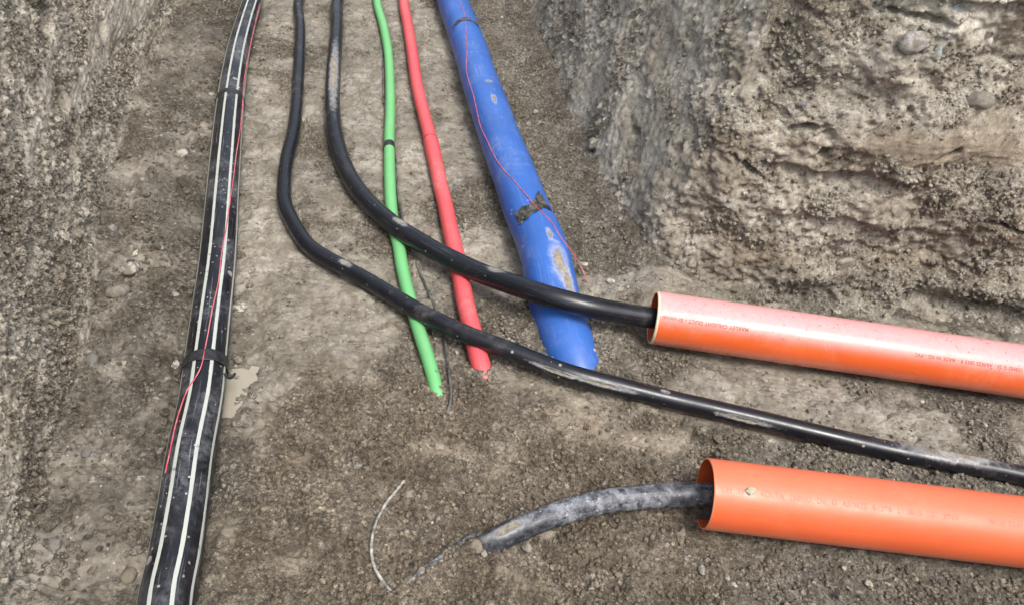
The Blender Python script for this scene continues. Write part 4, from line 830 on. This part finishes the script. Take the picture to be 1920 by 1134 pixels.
# ------------------------------------------------------------------ loose crumbs and grit, past counting
def scatter(name, n, rmin, rmax, power, accept, mat, colf, label, cat, seed, sub=1, zf=.25, angular=.7):
    rs = np.random.default_rng(seed); T = [stone_shape(sub, 200 + i + seed, angular, .35) for i in range(14)]; F0 = T[0][1]; nv = len(T[0][0])
    Y = .56 + (4.6 - .56) * rs.random(n * 12) ** 1.5; X = xl(Y) + (1.95 - xl(Y)) * rs.random(len(Y))
    k = accept(X, Y) > rs.random(len(X)); k &= np.where(Y > 1.86, X < xr(np.maximum(Y, 1.75)) - .01, True); k &= near_pipes(X, Y, .8) < .45
    X, Y = X[k][:n], Y[k][:n]; n = len(X); r = rmin + (rmax - rmin) * rs.random(n) ** power; Z = floor_z(X, Y)
    V = np.empty((n, nv, 3)); C = np.ones((n, nv, 4)); col = colf(rs, n, X, Y)
    for i in range(n):
        v = T[i % 14][0] @ rotm(rs).T * np.array([1, 1, .7]) * r[i] * rs.uniform(.75, 1.3, 3)
        V[i] = v + [X[i], Y[i], Z[i] + r[i] * zf]; C[i, :, :col.shape[1]] = col[i]
    F = (F0[None] + (np.arange(n) * nv)[:, None, None]).reshape(-1, 3)
    o = mesh_obj(name, V.reshape(-1, 3), F, mat, col=C.reshape(-1, 4), smooth=sub > 1); return tag(o, label, cat, kind='stuff')
def crumb_col(rs, n, X, Y):
    low = sstep(1.5, 1.2, Y) * sstep(-.65, -.45, X) * sstep(.75, .4, X); left = sstep(.50, .36, X - xl(Y))
    return soil_color(X, Y, rs.normal(0, .15, n) + .17 - .30 * left, .2 + .8 * low + .2 * rs.random(n), rs.random(n), np.full(n, .001))
def ends(x, y): return sum(1.2 * blob(x, y, g2(*p), r) for p, r in (((905, 712), .05), ((824, 755), .05), ((1090, 690), .10), ((925, 1018), .07), ((1010, 1005), .06), ((1120, 650), .06), ((300, 560), .12), ((260, 420), .14)))
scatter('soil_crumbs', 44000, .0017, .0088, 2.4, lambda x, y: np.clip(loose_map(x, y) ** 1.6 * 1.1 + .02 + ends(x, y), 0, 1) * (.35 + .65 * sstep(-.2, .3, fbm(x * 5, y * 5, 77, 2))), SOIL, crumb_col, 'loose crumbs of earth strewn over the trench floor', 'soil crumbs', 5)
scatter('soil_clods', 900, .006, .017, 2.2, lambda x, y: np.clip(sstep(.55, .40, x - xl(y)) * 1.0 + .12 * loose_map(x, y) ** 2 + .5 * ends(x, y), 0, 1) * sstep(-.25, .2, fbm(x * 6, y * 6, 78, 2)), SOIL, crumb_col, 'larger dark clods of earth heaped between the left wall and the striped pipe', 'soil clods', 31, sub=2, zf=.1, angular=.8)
def wall_scatter(name, P, A, N, n, rmin, rmax, power, label, cat, seed, light):
    rs = np.random.default_rng(seed); T = [stone_shape(1, 300 + i + seed, .7, .35) for i in range(14)]; F0 = T[0][1]
    x, y, w = project(P); ok = np.where((x > -60) & (x < 1980) & (y > -60) & (y < 1190) & (w > .3) & (P[:, 2] > .0) & (P[:, 2] < 1.1))[0]
    d = np.clip(A[ok], 0, 1) ** 2 * (.3 + .7 * sstep(-.2, .3, fbm(P[ok, 0] * 6, P[ok, 1] * 6, P[ok, 2] * 6, 3))) / np.maximum(.6, w[ok]) ** .5
    i = ok[rs.choice(len(ok), n, p=d / d.sum())]; r = rmin + (rmax - rmin) * rs.random(n) ** power
    col = soil_color(P[i, 0], P[i, 1], rs.normal(light, .12, n), .05 + .4 * rs.random(n), rs.random(n), np.full(n, .001)); nv = 12; V = np.empty((n, nv, 3)); C = np.ones((n, nv, 4))
    for k in range(n):
        V[k] = (T[k % 14][0] @ rotm(rs).T) * r[k] * rs.uniform(.75, 1.3, 3) + P[i[k]] + np.array([N[i[k], 0], N[i[k], 1], 0]) * r[k] * .15 + rs.normal(0, .0015, 3); C[k] = col[k]
    F = (F0[None] + (np.arange(n) * nv)[:, None, None]).reshape(-1, 3)
    return tag(mesh_obj(name, V.reshape(-1, 3), F, SOIL, col=C.reshape(-1, 4), smooth=False), label, cat, kind='stuff')
wall_scatter('wall_grit', V_left, A_left, N_left, 17000, .0016, .0085, 2.6, 'gravelly grit standing out of the left cut wall', 'grit', 61, .45)
wall_scatter('bank_grit', V_right, A_right, N_right, 7000, .0018, .0095, 2.8, 'gravelly grit standing out of the right cut bank', 'grit', 62, .52)
def grit_col(rs, n, X, Y):
    b = np.array([[.30, .28, .24], [.40, .37, .31], [.50, .48, .43], [.16, .155, .15], [.24, .25, .24], [.34, .28, .2]]); return b[rs.integers(0, 6, n)] * rs.uniform(.8, 1.1, (n, 1))
scatter('gravel', 1500, .0014, .0055, 2.6, lambda x, y: .25 + .75 * np.clip(loose_map(x, y), 0, 1), SOIL, grit_col, 'small pale and dark grit scattered in the mud', 'gravel', 9, zf=.35)
